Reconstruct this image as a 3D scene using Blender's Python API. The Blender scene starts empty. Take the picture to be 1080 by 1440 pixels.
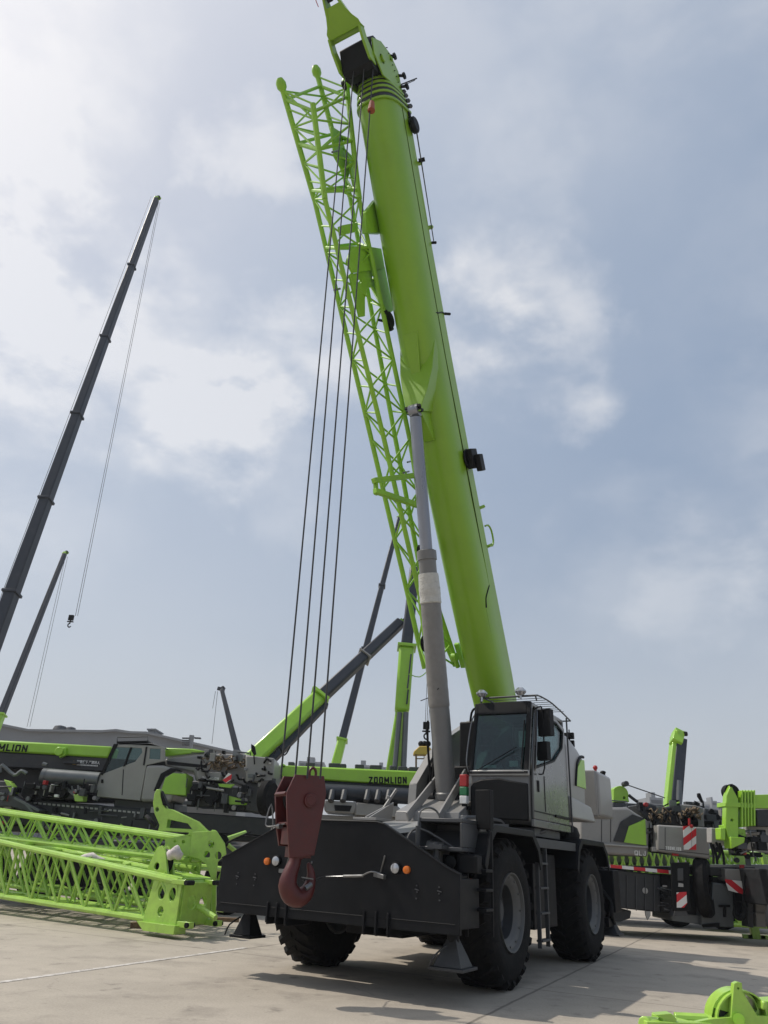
import bpy, bmesh, math, random
from math import radians as R, sin, cos, pi, sqrt
from mathutils import Vector as V, Matrix, Quaternion
random.seed(7)
S = bpy.context.scene
# ------------------------------------------------------------------ camera
F_PX, PITCH, ROLL, HCAM = 1035.0, R(25.0), R(3.0), 1.55
_rt = V((1, 0, 0)); _up = V((0, -sin(PITCH), cos(PITCH))); _fw = V((0, cos(PITCH), sin(PITCH)))
CX = _rt * cos(ROLL) + _up * sin(ROLL); CY = _up * cos(ROLL) - _rt * sin(ROLL)
cd = bpy.data.cameras.new('camera'); cam = bpy.data.objects.new('camera', cd); S.collection.objects.link(cam)
cd.sensor_fit = 'VERTICAL'; cd.sensor_height = 36; cd.sensor_width = 27; cd.lens = 36 * F_PX / 1440
cd.clip_start = 0.05; cd.clip_end = 6000
m = Matrix((CX, CY, -_fw)).transposed().to_4x4(); m.translation = V((0, 0, HCAM)); cam.matrix_world = m
S.camera = cam
S.render.resolution_x = 768; S.render.resolution_y = 1024
def ray(px, py):
    d = CX * (px - 540) - CY * (py - 720) + _fw * F_PX
    return d
def at(px, py, Y):
    d = ray(px, py); return V((0, 0, HCAM)) + d * (Y / d.y)
def ground(px, py, z=0.0):
    d = ray(px, py); return V((0, 0, HCAM)) + d * ((z - HCAM) / d.z)
# ------------------------------------------------------------------ light
SUN_EL, SUN_AZ = R(54), math.atan2(-.97, .24)
sd = V((sin(SUN_AZ) * cos(SUN_EL), cos(SUN_AZ) * cos(SUN_EL), sin(SUN_EL)))
sl = bpy.data.lights.new('sun', 'SUN'); sl.energy = 3.0; sl.angle = R(0.9); sl.color = (1, .93, .83)
so = bpy.data.objects.new('sun', sl); S.collection.objects.link(so)
so.rotation_euler = sd.to_track_quat('Z', 'Y').to_euler()
S.view_settings.view_transform = 'Standard'; S.view_settings.look = 'None'
S.view_settings.exposure = 0.0; S.view_settings.gamma = 1
def newnode(nt, t, **k):
    n = nt.nodes.new(t)
    for a, b in k.items():
        if a.startswith('i_'): n.inputs[a[2:].replace('_', ' ')].default_value = b
        else: setattr(n, a, b)
    return n
w = bpy.data.worlds.new('World'); S.world = w; w.use_nodes = True
nt = w.node_tree; nt.nodes.clear(); L = nt.links.new
out = newnode(nt, 'ShaderNodeOutputWorld')
sky = newnode(nt, 'ShaderNodeTexSky', sky_type='NISHITA', sun_disc=False, sun_elevation=SUN_EL, sun_rotation=SUN_AZ,
              air_density=1.2, dust_density=4.0, ozone_density=1.5, altitude=60)
bg = newnode(nt, 'ShaderNodeBackground'); bg.inputs[1].default_value = .055
L(sky.outputs[0], bg.inputs[0])
tc = newnode(nt, 'ShaderNodeTexCoord')
nrm = newnode(nt, 'ShaderNodeVectorMath', operation='NORMALIZE'); L(tc.outputs['Generated'], nrm.inputs[0])
# thin veil of high cloud: pale blue grey, whiter towards the sun's side of the sky
dsun = newnode(nt, 'ShaderNodeVectorMath', operation='DOT_PRODUCT'); L(nrm.outputs[0], dsun.inputs[0]); dsun.inputs[1].default_value = sd
vr = newnode(nt, 'ShaderNodeValToRGB'); L(dsun.outputs['Value'], vr.inputs[0])
e = vr.color_ramp.elements; e[0].position = .3; e[0].color = (.268, .345, .468, 1); e[1].position = 1; e[1].color = (.74, .76, .79, 1)
x = e.new(.68); x.color = (.43, .49, .585, 1)
x = e.new(.85); x.color = (.525, .56, .635, 1)
sepz = newnode(nt, 'ShaderNodeSeparateXYZ'); L(nrm.outputs[0], sepz.inputs[0])
hz = newnode(nt, 'ShaderNodeMapRange', interpolation_type='SMOOTHSTEP'); L(sepz.outputs['Z'], hz.inputs[0])
hz.inputs[1].default_value = -.02; hz.inputs[2].default_value = .55; hz.inputs[3].default_value = .92; hz.inputs[4].default_value = 0
hm = newnode(nt, 'ShaderNodeMix', data_type='RGBA'); L(hz.outputs[0], hm.inputs[0]); L(vr.outputs[0], hm.inputs[6]); hm.inputs[7].default_value = (.575, .60, .635, 1)
# clouds: soft clumps placed around the sky, broken up by noise
wn = newnode(nt, 'ShaderNodeTexNoise'); L(nrm.outputs[0], wn.inputs['Vector']); wn.inputs['Scale'].default_value = 3.4; wn.inputs['Detail'].default_value = 6; wn.inputs['Roughness'].default_value = .6
wsb = newnode(nt, 'ShaderNodeVectorMath', operation='SUBTRACT'); L(wn.outputs[1], wsb.inputs[0]); wsb.inputs[1].default_value = (.5, .5, .5)
wml = newnode(nt, 'ShaderNodeVectorMath', operation='MULTIPLY_ADD'); L(wsb.outputs[0], wml.inputs[0]); wml.inputs[1].default_value = (.42, .42, .42); L(nrm.outputs[0], wml.inputs[2])
wnm = newnode(nt, 'ShaderNodeVectorMath', operation='NORMALIZE'); L(wml.outputs[0], wnm.inputs[0])
def smooth_blob(px, py, rad, amp):
    d = ray(px, py).normalized()
    dn = newnode(nt, 'ShaderNodeVectorMath', operation='DOT_PRODUCT'); L(wnm.outputs[0], dn.inputs[0]); dn.inputs[1].default_value = d
    mr = newnode(nt, 'ShaderNodeMapRange', interpolation_type='SMOOTHSTEP'); L(dn.outputs['Value'], mr.inputs[0])
    mr.inputs[1].default_value = cos(R(rad)); mr.inputs[2].default_value = 1; mr.inputs[3].default_value = 0; mr.inputs[4].default_value = amp
    return mr.outputs[0]
blobs = [(285, 600, 9, 1.35), (400, 505, 7.5, 1.0), (60, 410, 9.5, 1.0), (60, 285, 6.5, .85), (240, 450, 6, .35), (365, 228, 4.5, .8), (735, 450, 8, .85), (650, 480, 6, .6),
         (980, 808, 6, .3), (1078, 760, 5, .3), (70, 35, 10, .7), (390, 720, 6, .3), (720, 270, 7, .28), (870, 770, 8, .22), (-500, 300, 35, .7), (1700, 500, 30, .5), (900, -500, 30, .4)]
acc = None
for b in blobs:
    s = smooth_blob(*b)
    if acc is None: acc = s
    else:
        ad = newnode(nt, 'ShaderNodeMath', operation='ADD'); L(acc, ad.inputs[0]); L(s, ad.inputs[1]); acc = ad.outputs[0]
mp = newnode(nt, 'ShaderNodeMapping'); L(nrm.outputs[0], mp.inputs[0]); mp.inputs['Scale'].default_value = (1, 1, 1.9)
nz = newnode(nt, 'ShaderNodeTexNoise'); L(mp.outputs[0], nz.inputs['Vector']); nz.inputs['Scale'].default_value = 7.0; nz.inputs['Detail'].default_value = 8; nz.inputs['Roughness'].default_value = .55; nz.inputs['Distortion'].default_value = .12
nz2 = newnode(nt, 'ShaderNodeTexNoise'); L(mp.outputs[0], nz2.inputs['Vector']); nz2.inputs['Scale'].default_value = 2.0; nz2.inputs['Detail'].default_value = 5; nz2.inputs['Roughness'].default_value = .6
nr = newnode(nt, 'ShaderNodeMapRange', interpolation_type='SMOOTHSTEP'); L(nz.outputs[0], nr.inputs[0]); nr.inputs[1].default_value = .28; nr.inputs[2].default_value = .64
cm = newnode(nt, 'ShaderNodeMath', operation='MULTIPLY'); L(acc, cm.inputs[0]); L(nr.outputs[0], cm.inputs[1])
v2 = newnode(nt, 'ShaderNodeMapRange'); L(nz2.outputs[0], v2.inputs[0]); v2.inputs[1].default_value = .4; v2.inputs[2].default_value = .75; v2.inputs[4].default_value = .1
cad = newnode(nt, 'ShaderNodeMath', operation='ADD', use_clamp=True); L(cm.outputs[0], cad.inputs[0]); L(v2.outputs[0], cad.inputs[1])
cmx = newnode(nt, 'ShaderNodeMix', data_type='RGBA'); L(cad.outputs[0], cmx.inputs[0]); L(hm.outputs[2], cmx.inputs[6]); cmx.inputs[7].default_value = (.77, .775, .79, 1)
bg2 = newnode(nt, 'ShaderNodeBackground'); L(cmx.outputs[2], bg2.inputs[0]); bg2.inputs[1].default_value = .86
ads = newnode(nt, 'ShaderNodeAddShader'); L(bg.outputs[0], ads.inputs[0]); L(bg2.outputs[0], ads.inputs[1]); L(ads.outputs[0], out.inputs[0])
bg.inputs[1].default_value = .03
# ------------------------------------------------------------------ materials
def mat(name, col, rough=.5, metal=0, var=.12, scale=3.0, dirt=0, dirtcol=(.16, .13, .10), bump=0, bscale=40, coat=0, emis=None, alpha=None, spec=.5, streak=False):
    mt = bpy.data.materials.new(name); mt.use_nodes = True; n = mt.node_tree; b = n.nodes['Principled BSDF']; l = n.links.new
    tcn = n.nodes.new('ShaderNodeTexCoord'); src = tcn.outputs['Object']
    if streak:
        mpn = n.nodes.new('ShaderNodeMapping'); l(src, mpn.inputs[0]); mpn.inputs['Scale'].default_value = (1, 1, .12); src = mpn.outputs[0]
    nn = n.nodes.new('ShaderNodeTexNoise'); nn.inputs['Scale'].default_value = scale; nn.inputs['Detail'].default_value = 6; nn.inputs['Roughness'].default_value = .65
    l(src, nn.inputs['Vector'])
    mr = n.nodes.new('ShaderNodeMapRange'); l(nn.outputs[0], mr.inputs[0]); mr.inputs[1].default_value = .3; mr.inputs[2].default_value = .7
    mr.inputs[3].default_value = 1 - var; mr.inputs[4].default_value = 1 + var
    mx = n.nodes.new('ShaderNodeVectorMath'); mx.operation = 'SCALE'; mx.inputs[0].default_value = col[:3]; l(mr.outputs[0], mx.inputs['Scale'])
    o = mx.outputs[0]
    if dirt:
        dn = n.nodes.new('ShaderNodeTexNoise'); dn.inputs['Scale'].default_value = scale * 2.3; dn.inputs['Detail'].default_value = 9; dn.inputs['Roughness'].default_value = .7
        l(src, dn.inputs['Vector'])
        dr = n.nodes.new('ShaderNodeMapRange'); l(dn.outputs[0], dr.inputs[0]); dr.inputs[1].default_value = .48; dr.inputs[2].default_value = .75; dr.inputs[4].default_value = dirt
        dm = n.nodes.new('ShaderNodeMix'); dm.data_type = 'RGBA'; l(dr.outputs[0], dm.inputs[0]); l(o, dm.inputs[6]); dm.inputs[7].default_value = (*dirtcol, 1); o = dm.outputs[2]
    l(o, b.inputs['Base Color'])
    rr = n.nodes.new('ShaderNodeMapRange'); l(nn.outputs[0], rr.inputs[0]); rr.inputs[3].default_value = max(0, rough - .12); rr.inputs[4].default_value = min(1, rough + .14); l(rr.outputs[0], b.inputs['Roughness'])
    b.inputs['Metallic'].default_value = metal; b.inputs['Specular IOR Level'].default_value = spec
    if coat: b.inputs['Coat Weight'].default_value = coat; b.inputs['Coat Roughness'].default_value = .12
    if bump:
        bn = n.nodes.new('ShaderNodeTexNoise'); bn.inputs['Scale'].default_value = bscale; bn.inputs['Detail'].default_value = 4; l(src, bn.inputs['Vector'])
        bb = n.nodes.new('ShaderNodeBump'); bb.inputs['Strength'].default_value = bump; bb.inputs['Distance'].default_value = .02; l(bn.outputs[0], bb.inputs['Height']); l(bb.outputs[0], b.inputs['Normal'])
    if emis: b.inputs['Emission Color'].default_value = (*emis[0], 1); b.inputs['Emission Strength'].default_value = emis[1]
    return mt
LIME = (.28, .53, .035)
M = dict(
    lime=mat('lime_paint', LIME, .38, var=.08, scale=1.2, dirt=.16, bump=.03, bscale=9, coat=.25),
    limeb=mat('lime_boom_shaded', (.205, .39, .014), .38, var=.07, scale=.9, dirt=.25, dirtcol=(.15, .26, .022), bump=.05, bscale=2.5, coat=.3),  # boom lime with the underside's shade worked into its colour
    limej=mat('lime_jib_backlit', (.25, .50, .03), .42, var=.12, scale=3, dirt=.25, dirtcol=(.09, .14, .04)),  # same lime, darkened in colour for the backlit jib chords
    limel=mat('lime_lattice_paint', (.36, .59, .085), .34, var=.14, scale=3, dirt=.35, dirtcol=(.19, .28, .09), coat=.3, bump=.06, bscale=30),
    cabg=mat('cab_grey_paint', (.125, .124, .120), .28, var=.07, scale=1.4, dirt=.22, dirtcol=(.14, .13, .115), coat=.35),
    charb=mat('charcoal_carrier_paint', (.020, .022, .025), .5, var=.3, scale=3, dirt=.4, dirtcol=(.05, .045, .04)),
    gray=mat('warm_grey_paint', (.26, .252, .24), .4, var=.08, scale=1.4, dirt=.22, dirtcol=(.17, .155, .14), coat=.2),
    lgray=mat('light_grey_paint', (.33, .325, .31), .42, var=.07, scale=1.5, dirt=.3, dirtcol=(.22, .20, .17), coat=.15),
    dgray=mat('dark_grey_paint', (.045, .048, .053), .45, var=.15, scale=2, dirt=.3, dirtcol=(.075, .07, .06)),
    char=mat('charcoal_paint', (.0085, .0095, .0115), .45, var=.2, scale=2.2, dirt=.25, dirtcol=(.024, .022, .020), coat=.0, spec=.16, bump=.03, bscale=12),
    black=mat('black_plastic', (.008, .0085, .0095), .5, var=.2, dirt=.25, dirtcol=(.020, .018, .017), spec=.16),
    rub=mat('tyre_rubber', (.010, .010, .0105), .8, var=.25, scale=5, dirt=.45, dirtcol=(.036, .033, .029), bump=.25, bscale=60, spec=.15),
    boomd=mat('dark_boom_paint', (.020, .025, .036), .5, var=.12, scale=1, dirt=.2, dirtcol=(.09, .09, .09)),
    steel=mat('steel', (.17, .175, .18), .32, metal=.85, var=.12, scale=6, dirt=.3, dirtcol=(.18, .16, .14)),
    chrome=mat('cylinder_rod', (.25, .26, .29), .28, metal=.55, var=.06, scale=2, streak=True),
    silver=mat('tube_silver', (.12, .13, .132), .35, metal=.3, var=.1),
    rope=mat('wire_rope', (.045, .045, .047), .5, metal=.4, var=.25, scale=30),
    red=mat('hook_red_paint', (.080, .011, .010), .45, var=.15, scale=4, dirt=.35, dirtcol=(.035, .018, .016), bump=.08, bscale=30),
    sred=mat('signal_red', (.36, .015, .015), .4, var=.05),
    green=mat('signal_green', (.02, .16, .06), .4, var=.05),
    white=mat('white_paint', (.72, .72, .70), .5, var=.06, dirt=.2),
    orange=mat('orange_lens', (.62, .15, .015), .25, var=.05),
    rust=mat('faded_red_orange', (.30, .07, .03), .6, var=.2, scale=6, dirt=.3),
    float=mat('float_pad_paint', (.028, .030, .033), .5, var=.25, scale=5, dirt=.4, dirtcol=(.06, .055, .05)),
    yellow=mat('yellow_paint', (.50, .34, .06), .5, var=.12, dirt=.4),
    lens=mat('lamp_glass', (.42, .43, .45), .15, metal=.6, var=.2, scale=20),
    wrap=mat('cylinder_wrap', (.19, .183, .172), .45, var=.12, scale=5, dirt=.25, dirtcol=(.17, .155, .14), bump=.3, bscale=14),
    film=mat('plastic_film', (.46, .45, .41), .3, var=.14, scale=9, bump=.8, bscale=22, coat=.4),
    barrel=mat('cylinder_barrel', (.165, .165, .162), .40, var=.08, scale=2, dirt=.3, dirtcol=(.17, .15, .13), bump=.12, bscale=10),
    wood=mat('old_timber', (.20, .13, .08), .85, var=.3, scale=8, dirt=.5, dirtcol=(.06, .045, .035), bump=.4),
    build=mat('warehouse_cladding', (.19, .20, .21), .7, var=.08, scale=.2, dirt=.3, dirtcol=(.14, .14, .135)),
    build2=mat('warehouse_roof', (.21, .22, .23), .7, var=.1, scale=.1),
    brown=mat('brown_hose', (.17, .12, .07), .6, var=.4, scale=8),
    bag=mat('white_sacking', (.62, .56, .55), .8, var=.12, scale=9, bump=.6, bscale=20, dirt=.3),
    rim=mat('rim_grey', (.085, .086, .084), .5, var=.1, dirt=.4, dirtcol=(.10, .09, .08)),
    hill=mat('hill_green', (.10, .13, .13), .9, var=.2, scale=.02),
)
def glass_mat(name, tint, rough=.03):
    mt = bpy.data.materials.new(name); mt.use_nodes = True; n = mt.node_tree; b = n.nodes['Principled BSDF']
    b.inputs['Base Color'].default_value = (*tint, 1); b.inputs['Roughness'].default_value = rough; b.inputs['Transmission Weight'].default_value = 1; b.inputs['IOR'].default_value = 1.45
    o = n.nodes['Material Output']; tr = n.nodes.new('ShaderNodeBsdfTransparent'); tr.inputs[0].default_value = (*tint, 1)
    gl = n.nodes.new('ShaderNodeBsdfGlossy'); gl.inputs[0].default_value = (.9, .95, 1, 1); gl.inputs[1].default_value = rough
    fr = n.nodes.new('ShaderNodeFresnel'); fr.inputs[0].default_value = 1.6; ad = n.nodes.new('ShaderNodeMath'); ad.operation = 'MULTIPLY_ADD'; ad.inputs[1].default_value = .6; ad.inputs[2].default_value = .005
    n.links.new(fr.outputs[0], ad.inputs[0]); mx = n.nodes.new('ShaderNodeMixShader'); n.links.new(ad.outputs[0], mx.inputs[0]); n.links.new(tr.outputs[0], mx.inputs[1]); n.links.new(gl.outputs[0], mx.inputs[2]); n.links.new(mx.outputs[0], o.inputs[0])
    return mt
M['glass'] = glass_mat('cab_glass', (.50, .64, .62))
M['glassd'] = glass_mat('dark_cab_glass', (.10, .12, .12))
def chevron_mat(name, scale=1.0, ang=35, width=.14, a=(.62, .02, .03), b_=(.75, .74, .72)):
    mt = bpy.data.materials.new(name); mt.use_nodes = True; n = mt.node_tree; b = n.nodes['Principled BSDF']; l = n.links.new
    t = n.nodes.new('ShaderNodeTexCoord'); s = n.nodes.new('ShaderNodeVectorMath'); s.operation = 'DOT_PRODUCT'; l(t.outputs['Object'], s.inputs[0])
    s.inputs[1].default_value = (-sin(R(ang)) / width / 2, 0, cos(R(ang)) / width / 2)
    f = n.nodes.new('ShaderNodeMath'); f.operation = 'FRACT'; l(s.outputs['Value'], f.inputs[0]); g = n.nodes.new('ShaderNodeMath'); g.operation = 'GREATER_THAN'; l(f.outputs[0], g.inputs[0]); g.inputs[1].default_value = .5
    m_ = n.nodes.new('ShaderNodeMix'); m_.data_type = 'RGBA'; l(g.outputs[0], m_.inputs[0]); m_.inputs[6].default_value = (*a, 1); m_.inputs[7].default_value = (*b_, 1); l(m_.outputs[2], b.inputs['Base Color']); b.inputs['Roughness'].default_value = .45
    return mt
M['chev'] = chevron_mat('red_white_chevron'); M['chev2'] = chevron_mat('red_white_chevron_reversed', ang=-38, width=.15); M['chev3'] = chevron_mat('red_white_flag', ang=35, width=.11)
M['dash'] = chevron_mat('red_white_marking_strip', ang=90, width=.30)
# ------------------------------------------------------------------ mesh helpers
ROOT = {}
def _link(o): S.collection.objects.link(o); return o
def thing(name, label, cat, loc=(0, 0, 0), rz=0, group=None, kind=None):
    o = bpy.data.objects.new(name, None); _link(o); o.location = loc; o.rotation_euler = (0, 0, rz); o.empty_display_size = .3
    o['label'] = label; o['category'] = cat
    if group: o['group'] = group
    if kind: o['kind'] = kind
    ROOT[o.name] = Matrix.Translation(V(loc)) @ Matrix.Rotation(rz, 4, 'Z')
    return o
def tagit(o, label, cat, group=None, kind=None):
    if label: o['label'] = label
    if cat: o['category'] = cat
    if group: o['group'] = group
    if kind: o['kind'] = kind
    return o
def rootmat(o):
    while o is not None:
        if o.name in ROOT: return ROOT[o.name]
        o = o.parent
    return Matrix()
SPLIT = set('safety_latch jib_foot jib_bracket deck_boxes end_pin black_roller head_sheave side_mirror wiper boom_bracket jib_sheave jib_pin roof_vent floodlight lime_bracket lime_detail support_arm shackle tow_pin cylinder_gusset light_cluster deck_equipment slider_block sheave plate_detail head_bracket outrigger_arm hazard_board lift_cylinder cheek_block rope_roller sheave_rope cab_window head_fittings front_fittings corner_step fender_pipe steel_post leg plate_bolts boom_fittings side_deck cross_frame lamp_unit head_arm frame_bracket red_lamp stub_tube winch_frame boom_trim dashboard display_screen wheel_part guide_rope dark_fitting chord_end cross_member hydraulic_hoses'.split())
def clusters(bm):
    # loose islands, joined where their boxes touch
    seen = set(); isl = []
    for f in bm.faces:
        if f in seen: continue
        st = [f]; seen.add(f); grp = []
        while st:
            q = st.pop(); grp.append(q)
            for v_ in q.verts:
                for g_ in v_.link_faces:
                    if g_ not in seen: seen.add(g_); st.append(g_)
        co = [v_.co for q in grp for v_ in q.verts]; e_ = .03
        isl.append([grp, [min(c[i] for c in co) - e_ for i in range(3)], [max(c[i] for c in co) + e_ for i in range(3)]])
    if len(isl) > 90: return [list(bm.faces)]
    ch = True
    while ch:
        ch = False
        for i in range(len(isl)):
            for j in range(i + 1, len(isl)):
                a, b_ = isl[i], isl[j]
                if all(a[1][k] <= b_[2][k] and b_[1][k] <= a[2][k] for k in range(3)):
                    isl[i] = [a[0] + b_[0], [min(a[1][k], b_[1][k]) for k in range(3)], [max(a[2][k], b_[2][k]) for k in range(3)]]; del isl[j]; ch = True; break
            if ch: break
    return [g_[0] for g_ in isl]
class MB:
    def __init__(s): s.bm = bmesh.new(); s.m = 0; s.done = []
    def nx(s): s.done.append(s.bm); s.bm = bmesh.new(); return s   # start the next separate piece
    def face(s, vs, m=None, smooth=False):
        try:
            f = s.bm.faces.new(vs); f.material_index = s.m if m is None else m; f.smooth = smooth; return f
        except ValueError: return None
    def hexa(s, p):   # 8 points: bottom 4 (ccw), top 4
        v = [s.bm.verts.new(q) for q in p]
        for f in ((3, 2, 1, 0), (4, 5, 6, 7), (0, 1, 5, 4), (1, 2, 6, 5), (2, 3, 7, 6), (3, 0, 4, 7)): s.face([v[i] for i in f])
        return s
    def box(s, x0, x1, y0, y1, z0, z1):
        return s.hexa([(x0, y0, z0), (x1, y0, z0), (x1, y1, z0), (x0, y1, z0), (x0, y0, z1), (x1, y0, z1), (x1, y1, z1), (x0, y1, z1)])
    def bar(s, p, q, w, h, up=(0, 0, 1), w2=None, h2=None):
        p = V(p); q = V(q); a = (q - p).normalized(); u = V(up); sd_ = a.cross(u)
        if sd_.length < 1e-3: sd_ = a.cross(V((0, 1, 0)))
        sd_.normalize(); u = sd_.cross(a).normalized(); w2 = w2 or w; h2 = h2 or h
        def ring(c, W, H): return [c - sd_ * W / 2 - u * H / 2, c + sd_ * W / 2 - u * H / 2, c + sd_ * W / 2 + u * H / 2, c - sd_ * W / 2 + u * H / 2]
        return s.hexa([*ring(p, w, h), *ring(q, w2, h2)])
    def frame(s, a):
        a = V(a).normalized(); t = V((0, 0, 1)) if abs(a.z) < .9 else V((1, 0, 0)); u = t.cross(a).normalized(); v = a.cross(u); return a, u, v
    def lathe(s, prof, c, axis, seg=16, closed=False, smooth=True):
        a, u, v = s.frame(axis); c = V(c); rings = []
        for r, h in prof:
            if r < 1e-5: rings.append([s.bm.verts.new(c + a * h)])
            else: rings.append([s.bm.verts.new(c + a * h + (u * cos(2 * pi * i / seg) + v * sin(2 * pi * i / seg)) * r) for i in range(seg)])
        n = len(rings); prs = [(k, k + 1) for k in range(n - 1)] + ([(n - 1, 0)] if closed else [])
        for k, k2 in prs:
            A, B = rings[k], rings[k2]
            for i in range(seg):
                j = (i + 1) % seg
                if len(A) == 1 and len(B) == 1: continue
                if len(A) == 1: s.face([A[0], B[i], B[j]], smooth=smooth)
                elif len(B) == 1: s.face([A[i], A[j], B[0]], smooth=smooth)
                else: s.face([A[i], A[j], B[j], B[i]], smooth=smooth)
        return s
    def tube(s, p, q, r, seg=8, r2=None, caps=True):
        p = V(p); q = V(q); h = (q - p).length
        if h < 1e-6: return s
        r2 = r if r2 is None else r2
        pr = [(r, 0), (r2, h)]
        if caps: pr = [(0, 0), (r, 0)] + [(r2, h), (0, h)]
        return s.lathe(pr, p, q - p, seg)
    def ball(s, c, r, seg=10, n=6, sz=1):
        return s.lathe([(r * sin(pi * k / n), -r * sz * cos(pi * k / n)) for k in range(n + 1)], c, (0, 0, 1), seg)
    def sweep(s, pts, r, seg=8, sub=3):
        pts = [V(p) for p in pts]; rings = []; prev = None
        if sub > 1 and len(pts) > 2:
            rl = list(r) if isinstance(r, (list, tuple)) else [r] * len(pts); np_, nr_ = [], []
            for i in range(len(pts) - 1):
                a, b_, c_, d_ = pts[max(i - 1, 0)], pts[i], pts[i + 1], pts[min(i + 2, len(pts) - 1)]
                for j in range(sub):
                    t = j / sub; np_.append(.5 * ((2 * b_) + (c_ - a) * t + (2 * a - 5 * b_ + 4 * c_ - d_) * t * t + (3 * b_ - a - 3 * c_ + d_) * t ** 3)); nr_.append(rl[i] + (rl[i + 1] - rl[i]) * t)
            np_.append(pts[-1]); nr_.append(rl[-1]); pts, r = np_, nr_
        for i, p in enumerate(pts):
            d = (pts[min(i + 1, len(pts) - 1)] - pts[max(i - 1, 0)]).normalized()
            if prev is None: _, u, v = s.frame(d)
            else:
                u = (prev - d * prev.dot(d)).normalized(); v = d.cross(u)
            prev = u
            rr = r[i] if isinstance(r, (list, tuple)) else r
            rings.append([s.bm.verts.new(p + (u * cos(2 * pi * k / seg) + v * sin(2 * pi * k / seg)) * rr) for k in range(seg)])
        for A, B in zip(rings, rings[1:]):
            for i in range(seg): s.face([A[i], A[(i + 1) % seg], B[(i + 1) % seg], B[i]], smooth=True)
        s.face(rings[0][::-1]); s.face(rings[-1]); return s
    def loft(s, rings, caps=True, smooth=False, closed=True):
        rv = [[s.bm.verts.new(p) for p in r] for r in rings]; n = len(rv[0])
        for A, B in zip(rv, rv[1:]):
            for i in range(n if closed else n - 1): s.face([A[i], A[(i + 1) % n], B[(i + 1) % n], B[i]], smooth=smooth)
        if caps: s.face(rv[0][::-1]); s.face(rv[-1])
        return s
    def plate(s, outer, holes=(), o=(0, 0, 0), u=(1, 0, 0), v=(0, 0, 1), t=.05):
        # planar outline (with holes) extruded by t along u x v, centred
        o = V(o); u = V(u); v = V(v); n = u.cross(v).normalized()
        tmp = bmesh.new(); es = []
        loops = [outer, *holes]
        for lp in loops:
            vs = [tmp.verts.new((a, b, 0)) for a, b in lp]
            es += [tmp.edges.new((vs[i], vs[(i + 1) % len(vs)])) for i in range(len(vs))]
        bmesh.ops.triangle_fill(tmp, use_beauty=True, use_dissolve=False, edges=es)
        tmp.verts.ensure_lookup_table(); tmp.verts.index_update()
        P = [(q.co.x, q.co.y) for q in tmp.verts]; T = [[q.index for q in f.verts] for f in tmp.faces]; tmp.free()
        f0 = [s.bm.verts.new(o + u * a + v * b - n * t / 2) for a, b in P]; f1 = [s.bm.verts.new(o + u * a + v * b + n * t / 2) for a, b in P]
        for tr in T: s.face([f0[i] for i in tr]); s.face([f1[i] for i in tr])
        k = 0
        for lp in loops:
            c = len(lp)
            for i in range(c): s.face([f0[k + i], f0[k + (i + 1) % c], f1[k + (i + 1) % c], f1[k + i]])
            k += c
        return s
    def slab(s, pix, Y, T, holes=()):   # outline standing at true depth Y (world), real thickness T going away from the viewer
        W = [at(px, py, Y) for px, py in pix]; H = [[(at(a, b, Y).x, at(a, b, Y).z) for a, b in h] for h in holes]
        return s.plate([(p.x, p.z) for p in W], H, (0, Y + T / 2, 0), (1, 0, 0), (0, 0, 1), T)
    def build(s, name, mats, parent=None, bevel=0, world=True, ang=35, seg=2):
        if s.done:
            lst = s.done + ([s.bm] if len(s.bm.verts) else []); s.done = []; r = None
            for b_ in lst: s.bm = b_; r = s.build(name, mats, parent, bevel, world, ang, seg)
            return r
        if name in SPLIT and len(s.bm.verts) < 9000:
            cl = clusters(s.bm)
            if len(cl) > 1:
                r = None; keep = s.bm
                for fs in cl:
                    nb = bmesh.new(); mp__ = {}
                    for f in fs:
                        vs = []
                        for v_ in f.verts:
                            if v_ not in mp__: mp__[v_] = nb.verts.new(v_.co)
                            vs.append(mp__[v_])
                        g_ = nb.faces.new(vs); g_.smooth = f.smooth
                    s.bm = nb; SPLIT.discard(name); r = s.build(name, mats, parent, bevel, world, ang, seg); SPLIT.add(name)
                return r
        bm = s.bm
        bmesh.ops.recalc_face_normals(bm, faces=bm.faces)
        if parent is not None and world:
            bm.transform(rootmat(parent).inverted())
        me = bpy.data.meshes.new(name); bm.to_mesh(me); bm.free()
        for f in me.polygons: f.use_smooth = True
        me.set_sharp_from_angle(angle=R(ang))
        for m_ in (mats if isinstance(mats, (list, tuple)) else [mats]): me.materials.append(M[m_] if isinstance(m_, str) else m_)
        o = bpy.data.objects.new(name, me); _link(o)
        if parent is not None: o.parent = parent
        if bevel:
            b = o.modifiers.new('bevel', 'BEVEL'); b.width = bevel; b.segments = seg; b.limit_method = 'ANGLE'; b.angle_limit = R(40); b.harden_normals = False
        return o
def circ(cx, cy, r, n=14, ry=None): return [(cx + r * cos(2 * pi * i / n), cy + (ry or r) * sin(2 * pi * i / n)) for i in range(n)]
def lettering(text, parent, mtx, size, material, name='lettering', sx=1.0, bold=.02, sp=1.0):
    c = bpy.data.curves.new(name, 'FONT'); c.body = text; c.size = size; c.extrude = .004; c.offset = bold * size; c.space_character = sp; c.align_x = 'LEFT'
    c.materials.append(M[material]); tmp = bpy.data.objects.new(name, c); _link(tmp); bpy.context.view_layer.update()
    me = bpy.data.meshes.new_from_object(tmp.evaluated_get(bpy.context.evaluated_depsgraph_get())); bpy.data.objects.remove(tmp)
    if not me.materials: me.materials.append(M[material])
    o = bpy.data.objects.new(name, me); _link(o); o.parent = parent
    o.matrix_local = rootmat(parent).inverted() @ mtx @ Matrix.Diagonal((sx, 1, 1, 1)); return o
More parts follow.
